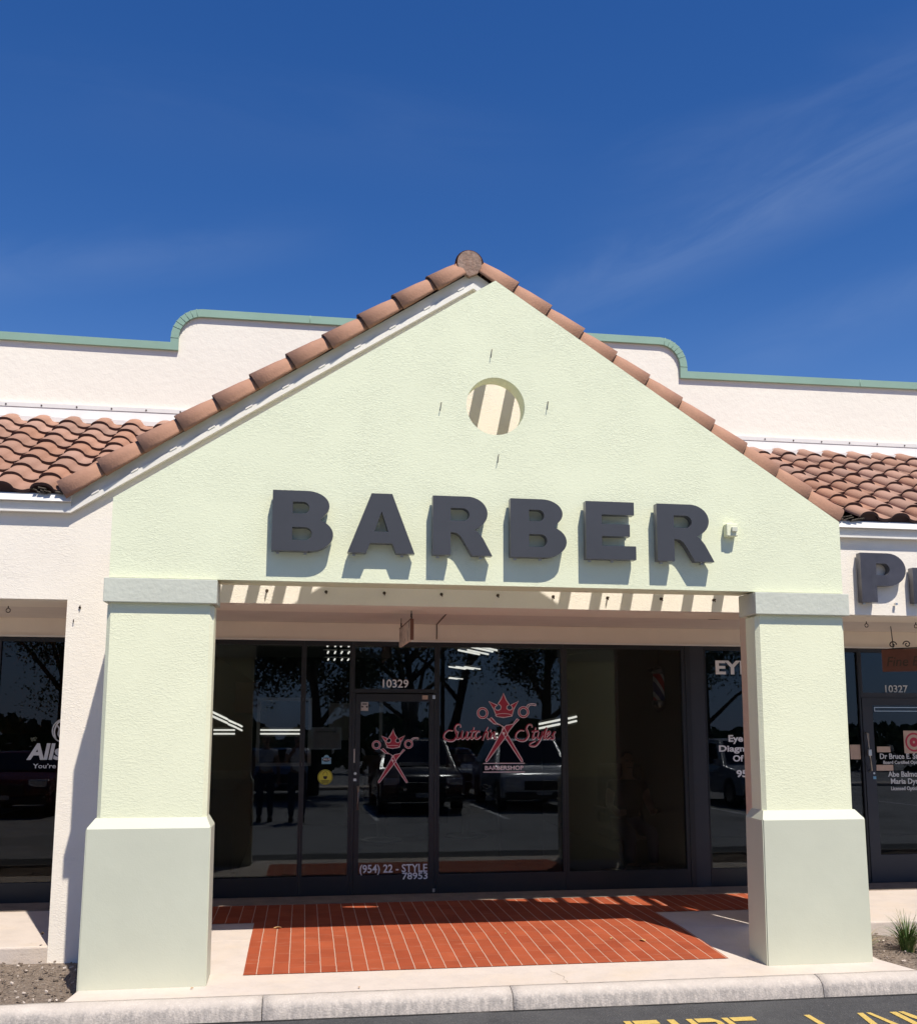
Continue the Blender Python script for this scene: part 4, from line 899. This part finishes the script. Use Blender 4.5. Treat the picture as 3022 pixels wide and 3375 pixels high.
# rows under the ceiling receding behind the door
def ray_to_z(xp, zp, zt):      # continue the line of sight through (xp, YS, zp) up to height zt
    c = Vector((CAM['X'], CAM['Y'], CAM['Z'])); d = Vector((xp, YS, zp)) - c; t = (zt-c.z)/d.z; return c + d*t
for k, zp in enumerate((2.285, 2.22, 2.155, 2.09)):
    for xp in (-1.03, -.905):
        p = ray_to_z(xp, zp, 2.44)
        tube_light((p.x-.0, p.y-.22, 2.44), (p.x, p.y+.10, 2.44), 'short twin tube light in the ceiling row seen left of the door number', GC, gap=.09)
for xp, zp in ((.33, 2.25), (.46, 2.28), (.20, 2.10), (.28, 2.10), (.13, 2.0), (.02, 1.92), (-.05, 1.89)):
    p = ray_to_z(xp, zp, 2.46)
    if p.y < 21: tube_light((p.x-.25, p.y-.5, 2.44), (p.x+.15, p.y+.3, 2.44), 'ceiling tube light in the row behind the crown logo', GC, gap=.12)
def at_depth(xp, zp, Y):
    c = Vector((CAM['X'], CAM['Y'], CAM['Z'])); d = Vector((xp, YS, zp)) - c; return c + d*((Y-c.y)/d.y)
for (xa, za), (xb, zb), Y0, Y1 in (((-2.09, 1.494), (-1.88, 1.494), 8.5, 8.5), ((-1.656, 1.494), (-1.30, 1.494), 8.5, 8.5), ((-2.09, 1.655), (-1.95, 1.59), 6.0, 6.8), ((-1.94, 1.58), (-1.87, 1.55), 7.0, 7.4), ((-1.86, 1.545), (-1.82, 1.525), 7.6, 7.9),
    ((.47, 1.455), (.56, 1.465), 8.4, 8.4), ((.68, 1.50), (.87, 1.53), 8.2, 8.2), ((.93, 1.548), (1.14, 1.59), 4.9, 4.9), ((1.215, 1.60), (1.30, 1.62), 4.9, 4.9)):
    tube_light(at_depth(xa, za, Y0), at_depth(xb, zb, Y1), 'horizontal twin tube light above a barber station' if xa < 0 else 'slanting twin tube light beside the script logo', GC, gap=.05 if Y0 < 7.5 else .055, tilt=(0, 1, 0), r=.013)
# barber pole hanging inside the right-hand window
BP = empty('barber_pole', (2.19, 3.0, 1.68), 'red white and blue barber pole with chrome caps inside the right window', 'barber pole')
px, py = 2.19, 2.92
c_ = M_('barber pole stripes', (.5, .5, .5), .4, var=0)
t_ = c_.node_tree; pb = t_.nodes['Principled BSDF']; tcn = t_.nodes.new('ShaderNodeTexCoord'); sp_ = t_.nodes.new('ShaderNodeSeparateXYZ'); t_.links.new(tcn.outputs['Object'], sp_.inputs[0])
ma = t_.nodes.new('ShaderNodeMath'); ma.operation = 'MULTIPLY_ADD'; ma.inputs[1].default_value = 1.6; t_.links.new(sp_.outputs['X'], ma.inputs[0]); t_.links.new(sp_.outputs['Z'], ma.inputs[2])
mb_ = t_.nodes.new('ShaderNodeMath'); mb_.operation = 'MULTIPLY'; mb_.inputs[1].default_value = 3.0; t_.links.new(ma.outputs[0], mb_.inputs[0])
mf = t_.nodes.new('ShaderNodeMath'); mf.operation = 'FRACT'; t_.links.new(mb_.outputs[0], mf.inputs[0])
rp = t_.nodes.new('ShaderNodeValToRGB'); rp.color_ramp.interpolation = 'CONSTANT'; e = rp.color_ramp.elements; e[0].color = (.8, .03, .04, 1); e[1].position = .33; e[1].color = (.9, .9, .9, 1); x_ = e.new(.5); x_.color = (.03, .05, .25, 1); x_ = e.new(.83); x_.color = (.9, .9, .9, 1)
t_.links.new(mf.outputs[0], rp.inputs[0]); t_.links.new(rp.outputs[0], pb.inputs['Base Color'])
m = MB(); m.tube([(px, py, 1.80), (px, py, 2.06)], .055, 20); m.obj('striped_cylinder', c_, BP)
m = MB(); m.tube([(px, py, 2.06), (px, py, 2.09), (px, py, 2.12), (px, py, 2.15)], [.066, .07, .055, .02], 20); m.obj('cap', CHROME, BP)
m = MB(); m.tube([(px, py, 1.68), (px, py, 1.71), (px, py, 1.77), (px, py, 1.80)], [.02, .05, .068, .066], 20); m.obj('base', CHROME, BP)
m = MB(); m.box(px-.10, px+.02, py+.04, py+.08, 2.08, 2.12); m.tube([(px, py, 2.14), (px, py, 2.50)], .008, 6); m.obj('bracket', ALU2, BP)

def simple_chair(x, y, label):
    T = empty('barber_chair', (x, y, .045), label, 'chair', 'barber chairs in a row')
    m = MB(); m.box(x-.25, x+.25, y-.25, y+.22, .44, .54, bev=.03); m.obj('seat', CAPEM, T)
    m = MB(); m.box(x-.24, x+.24, y+.16, y+.26, .56, 1.12, bev=.03); m.box(x-.10, x+.10, y+.17, y+.24, 1.14, 1.30, bev=.02); m.obj('backrest', BROWNS, T)
    for s_ in (-1, 1): m = MB(); m.box(x+s_*.28-.03, x+s_*.28+.03, y-.22, y+.16, .68, .73, bev=.01); m.obj('armrest', CHROME, T)
    m = MB(); m.tube([(x, y, .05), (x, y, .08), (x, y, .10), (x, y, .44)], [.28, .26, .06, .06], 16); m.obj('pedestal', CHROME, T)
simple_chair(-.25, 6.6, 'brown and black barber chair deep in the shop behind the door')
simple_chair(.9, 6.9, 'brown and black barber chair deep in the shop behind the crown logo')
for k, (x, lab) in enumerate(((-1.55, 'framed mirror on the back partition left of the door'), (.25, 'framed mirror on the back partition behind the crown logo'))):
    T = empty('wall_mirror', (x, 8.6, 1.1), lab, 'mirror'); m = MB(); m.box(x-.35, x+.35, 8.56, 8.58, .95, 1.85); m.obj('glass', CARG, T); m = MB(); frame_rect(m, x-.40, x+.40, .90, 1.90, .05, 8.54, 8.59); m.obj('frame', STEEL, T)
for x, z, w, h, lab in ((-2.1, 1.9, .35, .45, 'small dark poster high on the back partition at the left'), (-.7, 1.55, .4, .55, 'pale price list on the back partition')):
    T = empty('poster', (x, 8.58, z), lab, 'poster'); m = MB(); m.box(x-w/2, x+w/2, 8.57, 8.59, z-h/2, z+h/2); m.obj('sheet', PAPERW if x > -1 else BROWNS, T)

# ------------------------------------------------------------------ hanging signs
def scroll(m, x, y, z, s=1, flip=1):
    pts = [(x, y + flip*s*(.006+.030*(1-i/20))*math.cos(i/20*9.0), z + s*(.006+.030*(1-i/20))*math.sin(i/20*9.0)) for i in range(21)]
    m.tube(pts, .0045*s, 6)
H1 = empty('hanging_sign', (-.435, 1.8, 2.2), 'narrow edge-on hanging board with faded face between ceiling and door', 'sign')
m = MB(); m.box(-.447, -.423, 1.30, 2.25, 2.245, 2.405, bev=.003); m.obj('sign_board', BEIGES, H1)
m = MB(); m.box(-.449, -.421, 1.286, 1.30, 2.243, 2.407); m.box(-.449, -.421, 1.30, 2.25, 2.405, 2.412); m.obj('frame', BROWNS, H1)
m = MB(); scroll(m, -.435, 1.34, 2.43); m.tube([(-.435, 1.34, 2.44), (-.435, 1.34, HB)], .004, 6); m.tube([(-.435, 2.2, 2.405), (-.435, 2.2, HB+.02)], .004, 6); scroll(m, -.435, 2.2, 2.43); m.obj('scroll_bracket', IRON, H1)
H2 = empty('hanging_sign', (4.2, 1.9, 2.05), 'brown wooden hanging sign with wrought iron scrolls before the clinic door', 'sign')
def lerp(a, b, t): return tuple(a[i]+(b[i]-a[i])*t for i in range(3))
pA, pB = Vector((4.03, 2.0, 2.06)), Vector((4.62, 1.42, 2.06)); dd = (pB-pA).normalized(); nn_ = dd.cross(Vector((0, 0, 1)))*.012
m = MB(); m.hexa([pA-nn_, pB-nn_, pB+nn_, pA+nn_] + [q+Vector((0, 0, .205)) for q in (pA-nn_, pB-nn_, pB+nn_, pA+nn_)]); m.obj('sign_board', BROWNS, H2)
m = MB()
for t in (.12, .27, .45, .62):
    q = pA + dd*(.82*t); z0 = 2.265
    cpts = []
    for i in range(22):
        r_ = .034*(1-i/26); an = i/21*8.0*(1 if t in (.12, .45) else -1) + (math.pi if t in (.27, .62) else 0)
        cpts.append(q + dd*(r_*math.cos(an)) + Vector((0, 0, z0-2.06+.042-0 + r_*math.sin(an))))
    m.tube(cpts, .0055, 6)
m.tube([pA+dd*.10+Vector((0, 0, .205)), pA+dd*.10+Vector((0, 0, .27)), pA+dd*.09+Vector((0, 0, .42))], .004, 6)
m.tube([pA+dd*.03+Vector((0, 0, .207)), pA+dd*.12+Vector((0, 0, .212)), pA+dd*.4+Vector((0, 0, .212))], .006, 6)
m.obj('scroll_bracket', IRON, H2)
nq = dd.cross(Vector((0, 0, 1)))*.0135
o = text('sign_lettering', 'Fine Eyewear', 0, .05, .085, 0, RUST, None, bold=.01, width=.62, shear=.2)
me = o.data
for v in me.vertices: v.co = pA + dd*(.04 + v.co.x) + Vector((0, 0, v.co.z)) + (nq if nq.y < 0 else -nq) + Vector((0, v.co.y, 0))
o.parent = H2; o.location = -Vector(H2.location)

# ------------------------------------------------------------------ plants, leaves
def grass_clump(x, y, z, n, h, spread, label, mats=(GRASSM, DRYM), dry=.12, seed=1):
    rnd = random.Random(seed); m = MB()
    for k in range(n):
        a_ = rnd.uniform(0, 6.283); r0 = spread*.25*rnd.random(); hh = h*rnd.uniform(.5, 1.1); out_ = spread*rnd.uniform(.2, 1.2); w = rnd.uniform(.004, .008); m.mi = 1 if rnd.random() < dry else 0
        px_, py_ = x+r0*math.cos(a_), y+r0*math.sin(a_); tw = a_+1.57; prev = None
        for i in range(6):
            t = i/5; cx = px_ + math.cos(a_)*out_*t*t; cy = py_ + math.sin(a_)*out_*t*t; cz = z + hh*(t - .35*t*t*t*(out_/spread)); ww = w*(1-t*.92)
            a, b = m.v(cx+math.cos(tw)*ww, cy+math.sin(tw)*ww, cz), m.v(cx-math.cos(tw)*ww, cy-math.sin(tw)*ww, cz)
            if prev: m.f([prev[0], a, b, prev[1]], True)
            prev = (a, b)
    o = m.obj('grass_clump', list(mats)); tag(o, label, 'plant'); return o
grass_clump(3.19, .50, -.10, 230, .34, .20, 'thick clump of green liriope blades in the right planting bed', seed=3)
grass_clump(2.90, .60, -.09, 34, .22, .17, 'thin straggly tuft beside the right pillar base', dry=.45, seed=5)
grass_clump(3.52, .28, -.10, 150, .34, .22, 'dense grass clump at the right edge of the bed', seed=8)
grass_clump(-2.75, .88, -.09, 26, .05, .10, 'tiny dry weeds at the foot of the left white pier', dry=.8, seed=9)
grass_clump(4.4, .4, -.1, 150, .3, .2, 'grass clump farther along the right bed', seed=11)
for i, (x, y, s_, a_, lab) in enumerate(((-1.426, 1.359, .030, .3, 'pale yellow dry leaf at the left of the tile paving'), (.992, .724, .020, 1.0, 'small curled orange leaf on the right of the tile paving'), (1.196, .635, .026, 2.2, 'larger curled orange leaf near the right edge of the tiles'), (.25, .95, .012, .8, 'tiny brown leaf scrap in the middle of the tiles'), (-1.9, -.12, .012, .8, 'tiny dry leaf scrap on the concrete by the left pillar'), (-.9, -.24, .013, 1.8, 'tiny pale leaf scrap on the kerb joint'))):
    m = MB(); z = zg(y)+.006; pts = []
    for k in range(10):
        t = k/9*6.283; r_ = s_*(1+.25*math.sin(3*t+i)); pts.append(m.v(x+r_*math.cos(t)*math.cos(a_)-r_*.5*math.sin(t)*math.sin(a_), y+r_*math.cos(t)*math.sin(a_)+r_*.5*math.sin(t)*math.cos(a_), z+abs(math.sin(t))*s_*.45))
    c0 = m.v(x, y, z)
    for k in range(9): m.f([c0, pts[k], pts[k+1]], True)
    tag(m.obj('fallen_leaf', DLEAF), lab, 'leaf')

# ------------------------------------------------------------------ car park behind the camera (mirrored in the glass)
def tree(x, y, h, cr, seed, label, multi=1, leafm=LEAF, dense=1.0):
    rnd = random.Random(seed); T = empty('tree', (x, y, GZ), label, 'tree', 'trees round the car park')
    m = MB(); tips = []
    for s_ in range(multi):
        a0 = 6.283*s_/multi + rnd.random(); lean = .0 if multi == 1 else h*.20
        top = Vector((x+lean*math.cos(a0), y+lean*math.sin(a0), GZ+h*.62)); base = Vector((x+.12*math.cos(a0), y+.12*math.sin(a0), GZ-.1)); midp = base.lerp(top, .45)+Vector((rnd.uniform(-.2, .2), rnd.uniform(-.2, .2), 0))
        r_ = h*.026/(multi**.25); m.tube([base, base.lerp(midp, .5), midp, top], [r_*1.3, r_, r_*.85, r_*.4], 8)
        for b_ in range(5):
            st = midp.lerp(top, b_/5); an = rnd.uniform(0, 6.283); e_ = st + Vector((math.cos(an)*cr*.7, math.sin(an)*cr*.7, cr*rnd.uniform(.3, .8))); m.tube([st, st.lerp(e_, .5)+Vector((0, 0, .15)), e_], [r_*.5, r_*.35, r_*.12], 6); tips.append(e_)
        tips.append(top)
    m.obj('trunk', BARK, T)
    m = MB(); C = Vector((x, y, GZ+h*.70)); n = int(9000*dense)
    cl = [C + Vector((rnd.gauss(0, cr*.48), rnd.gauss(0, cr*.48), rnd.gauss(0, h*.13))) for _ in range(26)] + tips
    for k in range(n):
        c = rnd.choice(cl); p = c + Vector((rnd.gauss(0, cr*.15), rnd.gauss(0, cr*.15), rnd.gauss(0, cr*.12))); s_ = rnd.uniform(.035, .085)
        u = Vector((rnd.uniform(-1, 1), rnd.uniform(-1, 1), rnd.uniform(-1, 1))).normalized(); w = u.cross(Vector((rnd.uniform(-1, 1), rnd.uniform(-1, 1), rnd.uniform(-1, 1)))).normalized()
        m.f([m.bm.verts.new(p+u*s_), m.bm.verts.new(p+w*s_*.5), m.bm.verts.new(p-u*s_), m.bm.verts.new(p-w*s_*.5)])
    m.obj('crown', leafm, T)
def tcol(xr, D):  # world position mirrored in the glass at apparent direction: xr = X slope
    return (CAM['X'] + xr*D, 2*YS - (CAM['Y']+D))
tree(2.2, -17, 7.5, 2.6, 1, 'bare stemmed tree with three spreading trunks in the car park', multi=3, dense=.35)
tree(-1.1, -16, 6.6, 1.9, 2, 'round dark green tree facing the barber door', dense=2.2)
tree(-4.2, -17, 7.0, 2.6, 3, 'broad tree left of the round dark one', dense=2.4)
tree(5.9, -17, 7.2, 2.2, 4, 'tall dense tree right of the bare stemmed one', dense=1.4)
tree(-9.5, -24, 7.5, 3.2, 5, 'wide tree near the left end of the car park', dense=1.1, leafm=LEAF2)
tree(9.8, -21, 6.8, 2.8, 6, 'wide tree near the right end of the car park', dense=1.1, leafm=LEAF2)
tree(14.5, -26, 7.5, 3.4, 7, 'far tree beyond the right end of the car park', dense=1.0)
def hedge():
    rnd = random.Random(4); m = MB()
    for k in range(9000):
        x = rnd.uniform(-45, 45); hh = 2.1 + .9*noise.noise(Vector((x*.25, 0, 0))) + .5*noise.noise(Vector((x*1.1, 3, 0)))
        p = Vector((x, -32+rnd.uniform(-1, 1), GZ + hh*rnd.random()**.6)); s_ = rnd.uniform(.15, .34)
        u = Vector((rnd.uniform(-1, 1), rnd.uniform(-.4, .4), rnd.uniform(-1, 1))).normalized(); w = u.cross(Vector((0, 1, 0))).normalized()
        m.f([m.bm.verts.new(p+u*s_), m.bm.verts.new(p+w*s_*.6), m.bm.verts.new(p-u*s_), m.bm.verts.new(p-w*s_*.6)])
    o = m.obj('hedge', LEAF); tag(o, 'long ragged dark hedge at the far side of the car park', 'hedge')
hedge()
LP = empty('lamp_post', (3.4, -22, GZ), 'tall dark car park lamp post with a flat head', 'lamp post')
m = MB(); m.tube([(3.4, -22, GZ), (3.4, -22, 7)], .07, 8); m.obj('pole', ALU, LP); m = MB(); m.box(2.4, 3.9, -22.2, -21.8, 6.9, 7.05); m.obj('lamp_head', ALU, LP)
m = MB(); m.box(-60, 60, -60, -1.9, GZ-.1, GZ+.002); tag(m.obj('parking_bays', BAY), kind='structure')
# kerbed island strip
m = MB(); m.box(-40, 40, -19.6, -18.4, GZ, GZ+.09, bev=.03); tag(m.obj('island_kerb', CONC), kind='structure')
m = MB()
for k in range(12): x = -14.9+k*2.5; m.box(x, x+.09, -11.6, -7.2, GZ+.003, GZ+.007)
tag(m.obj('parking_stripes', LET), kind='structure')

def car(x, y, paint, label, suv=True, seed=0, w=.86):
    """nose towards +y"""
    T = empty('parked_car', (x, y, GZ), label, 'car', 'cars parked behind the photographer')
    L = 4.2; hh = 1.48 if suv else 1.22; belt = .88 if suv else .80
    prof_ = [(0, .28), (.0, .52), (.06, .68), (.35, belt-.10), (1.15, belt), (1.75, hh-.03), (2.1, hh), (3.35, hh-.02), (3.85, belt+.10) if suv else (3.55, belt+.03), (4.15, belt-.02), (4.2, .5), (4.15, .28)]
    m = MB(); cols = []
    stations = ((-1.0, .96, .0), (-.93, 1.0, .02), (-.6, 1.0, .03), (0, 1.0, .035), (.6, 1.0, .03), (.93, 1.0, .02), (1.0, .96, 0))
    for s_, k, bow in stations:
        row = []
        for (py_, pz) in prof_:
            up_ = max(0, (pz-belt)/(hh-belt)) if pz > belt-.01 else 0
            row.append(m.v(x + s_*w*(1-.22*up_), y - py_*k - (.10*(s_*s_) if py_ < .3 else 0) - (1-k)*0, GZ + .02 + pz + bow*(pz > .6)))
        cols.append(row)
    for A, B in zip(cols, cols[1:]):
        for i in range(len(prof_)): j = (i+1) % len(prof_); m.f([A[i], A[j], B[j], B[i]], True)
    m.f(cols[0]); m.f(cols[-1][::-1]); m.obj('body', paint, T)
    m = MB()
    def q(s_, i, t, j):   # point between profile pts
        (y0, z0), (y1, z1) = prof_[i], prof_[j]; yy = y0+(y1-y0)*t; zz = z0+(z1-z0)*t; up_ = max(0, (zz-belt)/(hh-belt)); return (x+s_*w*(1-.22*up_), y-yy, GZ+.02+zz)
    a, b, c, d = q(-.86, 4, .08, 5), q(.86, 4, .08, 5), q(.86, 4, .92, 5), q(-.86, 4, .92, 5)
    up_o = Vector((0, .02, .05)); m.f([m.bm.verts.new(Vector(p)+up_o) for p in (a, b, c, d)])
    m.obj('windscreen', CARG, T)
    for s_ in (-1, 1):
        m = MB(); zb_, zt_ = belt+.05, hh-.09; xb_, xt_ = w*(1-.22*.1)+.012, w*(1-.22*.88)+.012
        m.f([m.v(x+s_*xb_, y-1.35, GZ+.02+zb_), m.v(x+s_*xt_, y-1.85, GZ+.02+zt_), m.v(x+s_*xt_, y-3.25, GZ+.02+zt_), m.v(x+s_*xb_, y-3.5, GZ+.02+zb_)]); m.obj('side_window', CARG, T)
        m = MB(); hx = x+s_*w*.74; m.box(hx-.17, hx+.17, y-.16, y+.015-.08, GZ+.60, GZ+.74, bev=.02); m.obj('headlight', HLAMP, T)
        m = MB(); m.box(x+s_*(w+.02)-.06, x+s_*(w+.02)+.08*1, y-1.45, y-1.30, GZ+.92, GZ+1.06, bev=.02); m.obj('mirror', paint, T)
        for yy in (.78, 3.35):
            m = MB(); ww = []
            for k in range(2):
                ww.append([m.v(x+s_*(w-.17 if k else w+.012), y-yy+.33*math.cos(t), GZ+.335+.33*math.sin(t)) for t in [6.283*i/20 for i in range(20)]])
            for i in range(20): m.f([ww[0][i], ww[0][(i+1) % 20], ww[1][(i+1) % 20], ww[1][i]], True)
            m.f(ww[0]); m.f(ww[1]); wh = m.obj('wheel', TYRE, T)
            m = MB(); m.f([m.v(x+s_*(w+.018), y-yy+.2*math.cos(t), GZ+.335+.2*math.sin(t)) for t in [6.283*i/16 for i in range(16)]]); m.obj('rim', CHROME, wh)
    m = MB(); m.box(x-.42, x+.42, y-.02, y+.02, GZ+.46, GZ+.66, bev=.015); m.obj('grille', PLASTIC, T)
    m = MB(); m.box(x-w*.96, x+w*.96, y-.12, y+.03, GZ+.27, GZ+.42, bev=.03); m.obj('bumper', PLASTIC, T)
    m = MB(); m.box(x-.16, x+.16, y+.03, y+.04, GZ+.36, GZ+.45); m.obj('number_plate', PAPERW, T)
car(1.15, -8.3, carpaint('black car paint', (.012, .012, .014)), 'black parked sport utility nearest the camera on its right')
car(3.75, -8.8, carpaint('white car paint', (.6, .6, .6)), 'white parked sport utility beside the black one')
car(6.4, -8.6, carpaint('dark blue car paint', (.02, .03, .06)), 'dark blue parked saloon beside the white one', suv=False)
car(9.0, -8.7, carpaint('silver car paint', (.38, .39, .40)), 'silver parked sport utility at the right of the row')
car(-4.4, -8.7, carpaint('grey car paint', (.12, .12, .125)), 'grey parked saloon left of the photographer', suv=False)
car(-7.0, -8.7, carpaint('red brown car paint', (.10, .02, .015)), 'maroon parked saloon at the left of the row', suv=False)

car(-2.0, -13.2, carpaint('pale grey car paint', (.42, .43, .45)), 'pale grey saloon in the second row behind the photographer', suv=False)
car(2.6, -13.6, carpaint('light silver car paint', (.55, .56, .58)), 'light silver saloon in the second row', suv=False)
car(5.2, -13.4, carpaint('mid blue car paint', (.06, .10, .20)), 'mid blue sport utility in the second row')
car(7.9, -13.5, carpaint('ivory car paint', (.62, .60, .56)), 'ivory sport utility in the second row')

# ------------------------------------------------------------------ people
def skin_mesh(name, nodes, edges, mat, parent, sub=1):
    me = bpy.data.meshes.new(name); me.from_pydata([n[0] for n in nodes], edges, []); o = bpy.data.objects.new('tmp', me); COL.objects.link(o)
    md = o.modifiers.new('s', 'SKIN'); md.use_smooth_shade = True
    for i, n in enumerate(nodes): r_ = n[1]; me.skin_vertices[0].data[i].radius = (r_, r_) if not isinstance(r_, tuple) else r_
    me.skin_vertices[0].data[0].use_root = True
    s2 = o.modifiers.new('b', 'SUBSURF'); s2.levels = sub; s2.render_levels = sub
    bpy.context.view_layer.update(); dg = bpy.context.evaluated_depsgraph_get(); out_ = bpy.data.meshes.new_from_object(o.evaluated_get(dg)); out_.name = name
    bpy.data.objects.remove(o); out_.materials.append(mat); r = bpy.data.objects.new(name, out_); return link(r, parent)
def person(x, y, z0, label, shirt, pose='stand', H=1.60, seed=0, face=1):
    T = empty('person', (x, y, z0), label, 'person'); k = H/1.75; f = face      # faces +y when f = 1
    P = lambda a, b, c: (x+a*k, y+b*k*f, z0+c*k)
    sit = pose == 'sit'
    hipz = .50 if sit else .93; dz = hipz-.93
    N = [(P(0, 0, hipz), .13*k), (P(0, 0, 1.12+dz), .125*k), (P(0, 0, 1.32+dz), .14*k), (P(0, 0, 1.44+dz), .085*k), (P(0, .01, 1.52+dz), .055*k), (P(0, .02, 1.60+dz), .078*k), (P(0, .02, 1.69+dz), .088*k), (P(0, .01, 1.76+dz), .05*k)]
    E_ = [(0, 1), (1, 2), (2, 3), (3, 4), (4, 5), (5, 6), (6, 7)]
    arms = {'stand': ((.19, 0, 1.40), (.25, -.02, 1.14), (.27, .08, .90), (.27, .11, .82)), 'phone': ((.19, 0, 1.40), (.24, .08, 1.17), (.12, .30, 1.36), (.08, .34, 1.42)), 'sit': ((.19, 0, 1.40), (.24, .06, 1.16), (.20, .30, 1.10), (.18, .36, 1.10))}[pose]
    for s_ in (-1, 1):
        i = len(N); rr = (.062, .048, .036, .034)
        for (a, b, c), r_ in zip(arms, rr): N.append((P(s_*a, b, c+(dz if sit else 0)), r_*k))
        E_ += [(2, i), (i, i+1), (i+1, i+2), (i+2, i+3)]
        j = len(N); hx, hy, hz = s_*arms[3][0], arms[3][1], arms[3][2]+(dz if sit else 0)
        for q_, (fx, fl) in enumerate(((-.03, .075), (-.01, .09), (.012, .085), (.03, .07))):
            dirv = (0, .3, -1) if pose == 'stand' else (0, .5, .6); N.append((P(hx+fx, hy+dirv[1]*.05, hz+dirv[2]*.05), .011*k)); N.append((P(hx+fx*1.1, hy+dirv[1]*fl+.01, hz+dirv[2]*fl), .008*k)); E_ += [(i+3, j+2*q_), (j+2*q_, j+2*q_+1)]
        N.append((P(hx-s_*.045, hy+.03, hz+.0), .011*k)); E_.append((i+3, len(N)-1))
        i = len(N)
        legs = ((.10, 0, .88), (.11, .02, .49), (.11, -.01, .09), (.11, .13, .04)) if not sit else ((.10, .05, .48), (.13, .45, .47), (.13, .48, .12), (.13, .62, .08))
        for (a, b, c), r_ in zip(legs, (.092, .062, .042, .038)): N.append((P(s_*a, b, c), r_*k))
        E_ += [(0, i), (i, i+1), (i+1, i+2), (i+2, i+3)]
    skin_mesh('body', N, E_, SKIN, T)
    # clothes follow the body
    tors = [(N[0][0], .14*k), (N[1][0], .14*k), (N[2][0], .155*k), (N[3][0], .09*k)]; te = [(0, 1), (1, 2), (2, 3)]; 
    for s_ in (-1, 1):
        i = len(tors); tors += [(P(s_*arms[0][0], arms[0][1], arms[0][2]+(dz if sit else 0)), .074*k), (P(s_*(arms[0][0]+arms[1][0])/2, (arms[0][1]+arms[1][1])/2, (arms[0][2]+arms[1][2])/2+(dz if sit else 0)), .066*k)]; te += [(2, i), (i, i+1)]
    skin_mesh('shirt', tors, te, shirt, T)
    legn = [(P(0, 0, hipz), .142*k)]; le = []
    for s_ in (-1, 1):
        i = len(legn); legn += [(P(s_*a, b, c), r_*k) for (a, b, c), r_ in zip(legs[:3], (.105, .078, .062))]; le += [(0, i), (i, i+1), (i+1, i+2)]
        m = MB(); a, b, c = legs[2]; m.box(x+s_*a*k-.045, x+s_*a*k+.045, y+(b-.07)*k*f if f > 0 else y-(b+.20)*k, y+(b+.20)*k if f > 0 else y-(b-.07)*k, z0+(c-.09)*k, z0+(c+.01)*k, bev=.02); m.obj('shoe', SHOE, T)
    skin_mesh('trousers', legn, le, JEANS, T)
    skin_mesh('hair', [(P(0, -.02, 1.66+dz), .084*k), (P(0, -.01, 1.72+dz), .094*k), (P(0, 0, 1.77+dz), .062*k)], [(0, 1), (1, 2)], HAIRM, T)
    m = MB()
    for s_ in (-1, 1): 
        e_ = P(s_*.033, .103, 1.665+dz); m.box(e_[0]-.012, e_[0]+.012, e_[1]-.006, e_[1]+.006, e_[2]-.005, e_[2]+.005)
    mo = P(0, .103, 1.59+dz); m.box(mo[0]-.024, mo[0]+.024, mo[1]-.008, mo[1]+.006, mo[2]-.004, mo[2]+.004); m.obj('face_features', BLACK, T)
    n_ = P(0, .112, 1.628+dz); m = MB(); m.tube([P(0, .095, 1.655+dz), P(0, .122, 1.622+dz), P(0, .10, 1.615+dz)], [.008*k, .016*k, .010*k], 6); m.obj('nose', SKIN, T)
    return T
person(-1.36, -7.15, GZ, 'person in a white shirt taking the photograph, mirrored in the left window', SHIRTW, 'phone', H=1.62)
person(-1.95, -7.35, GZ, 'person in a grey shirt standing beside the photographer', SHIRTG, 'stand', H=1.60)
pc = person(2.02, 3.45, .10, 'seated person in a black cape in a barber chair behind the right window', CAPEM, 'sit', H=1.55, face=-1)
BC = empty('barber_chair', (2.02, 3.55, .045), 'black padded barber chair with a round steel base behind the right window', 'chair')
cx, cy = 2.02, 3.55
m = MB(); m.box(cx-.25, cx+.25, cy-.30, cy+.18, .42, .52, bev=.03); m.obj('seat', CAPEM, BC)
m = MB(); m.box(cx-.24, cx+.24, cy+.12, cy+.22, .55, 1.15, bev=.03); m.obj('backrest', CAPEM, BC)
for s_ in (-1, 1): m = MB(); m.box(cx+s_*.27-.03, cx+s_*.27+.03, cy-.28, cy+.12, .68, .73, bev=.01); m.obj('armrest', CAPEM, BC)
m = MB(); m.tube([(cx, cy-.05, .05), (cx, cy-.05, .08), (cx, cy-.05, .10), (cx, cy-.05, .42)], [.30, .28, .07, .06], 20); m.obj('pedestal', CHROME, BC)
m = MB(); m.box(cx-.14, cx+.14, cy-.62, cy-.42, .16, .19, bev=.01); m.obj('footrest', CHROME, BC)

# ------------------------------------------------------------------ scale the measured units to metres
done = set()
for o in list(bpy.data.objects):
    if o.type in {'CAMERA', 'LIGHT'}: continue
    o.location = Vector(o.location)*SC
    if o.type == 'MESH' and o.data.name not in done:
        done.add(o.data.name); o.data.transform(Matrix.Scale(SC, 4))
for me in list(bpy.data.meshes):
    if me.users == 0: bpy.data.meshes.remove(me)
for cu in list(bpy.data.curves):
    if cu.users == 0: bpy.data.curves.remove(cu)
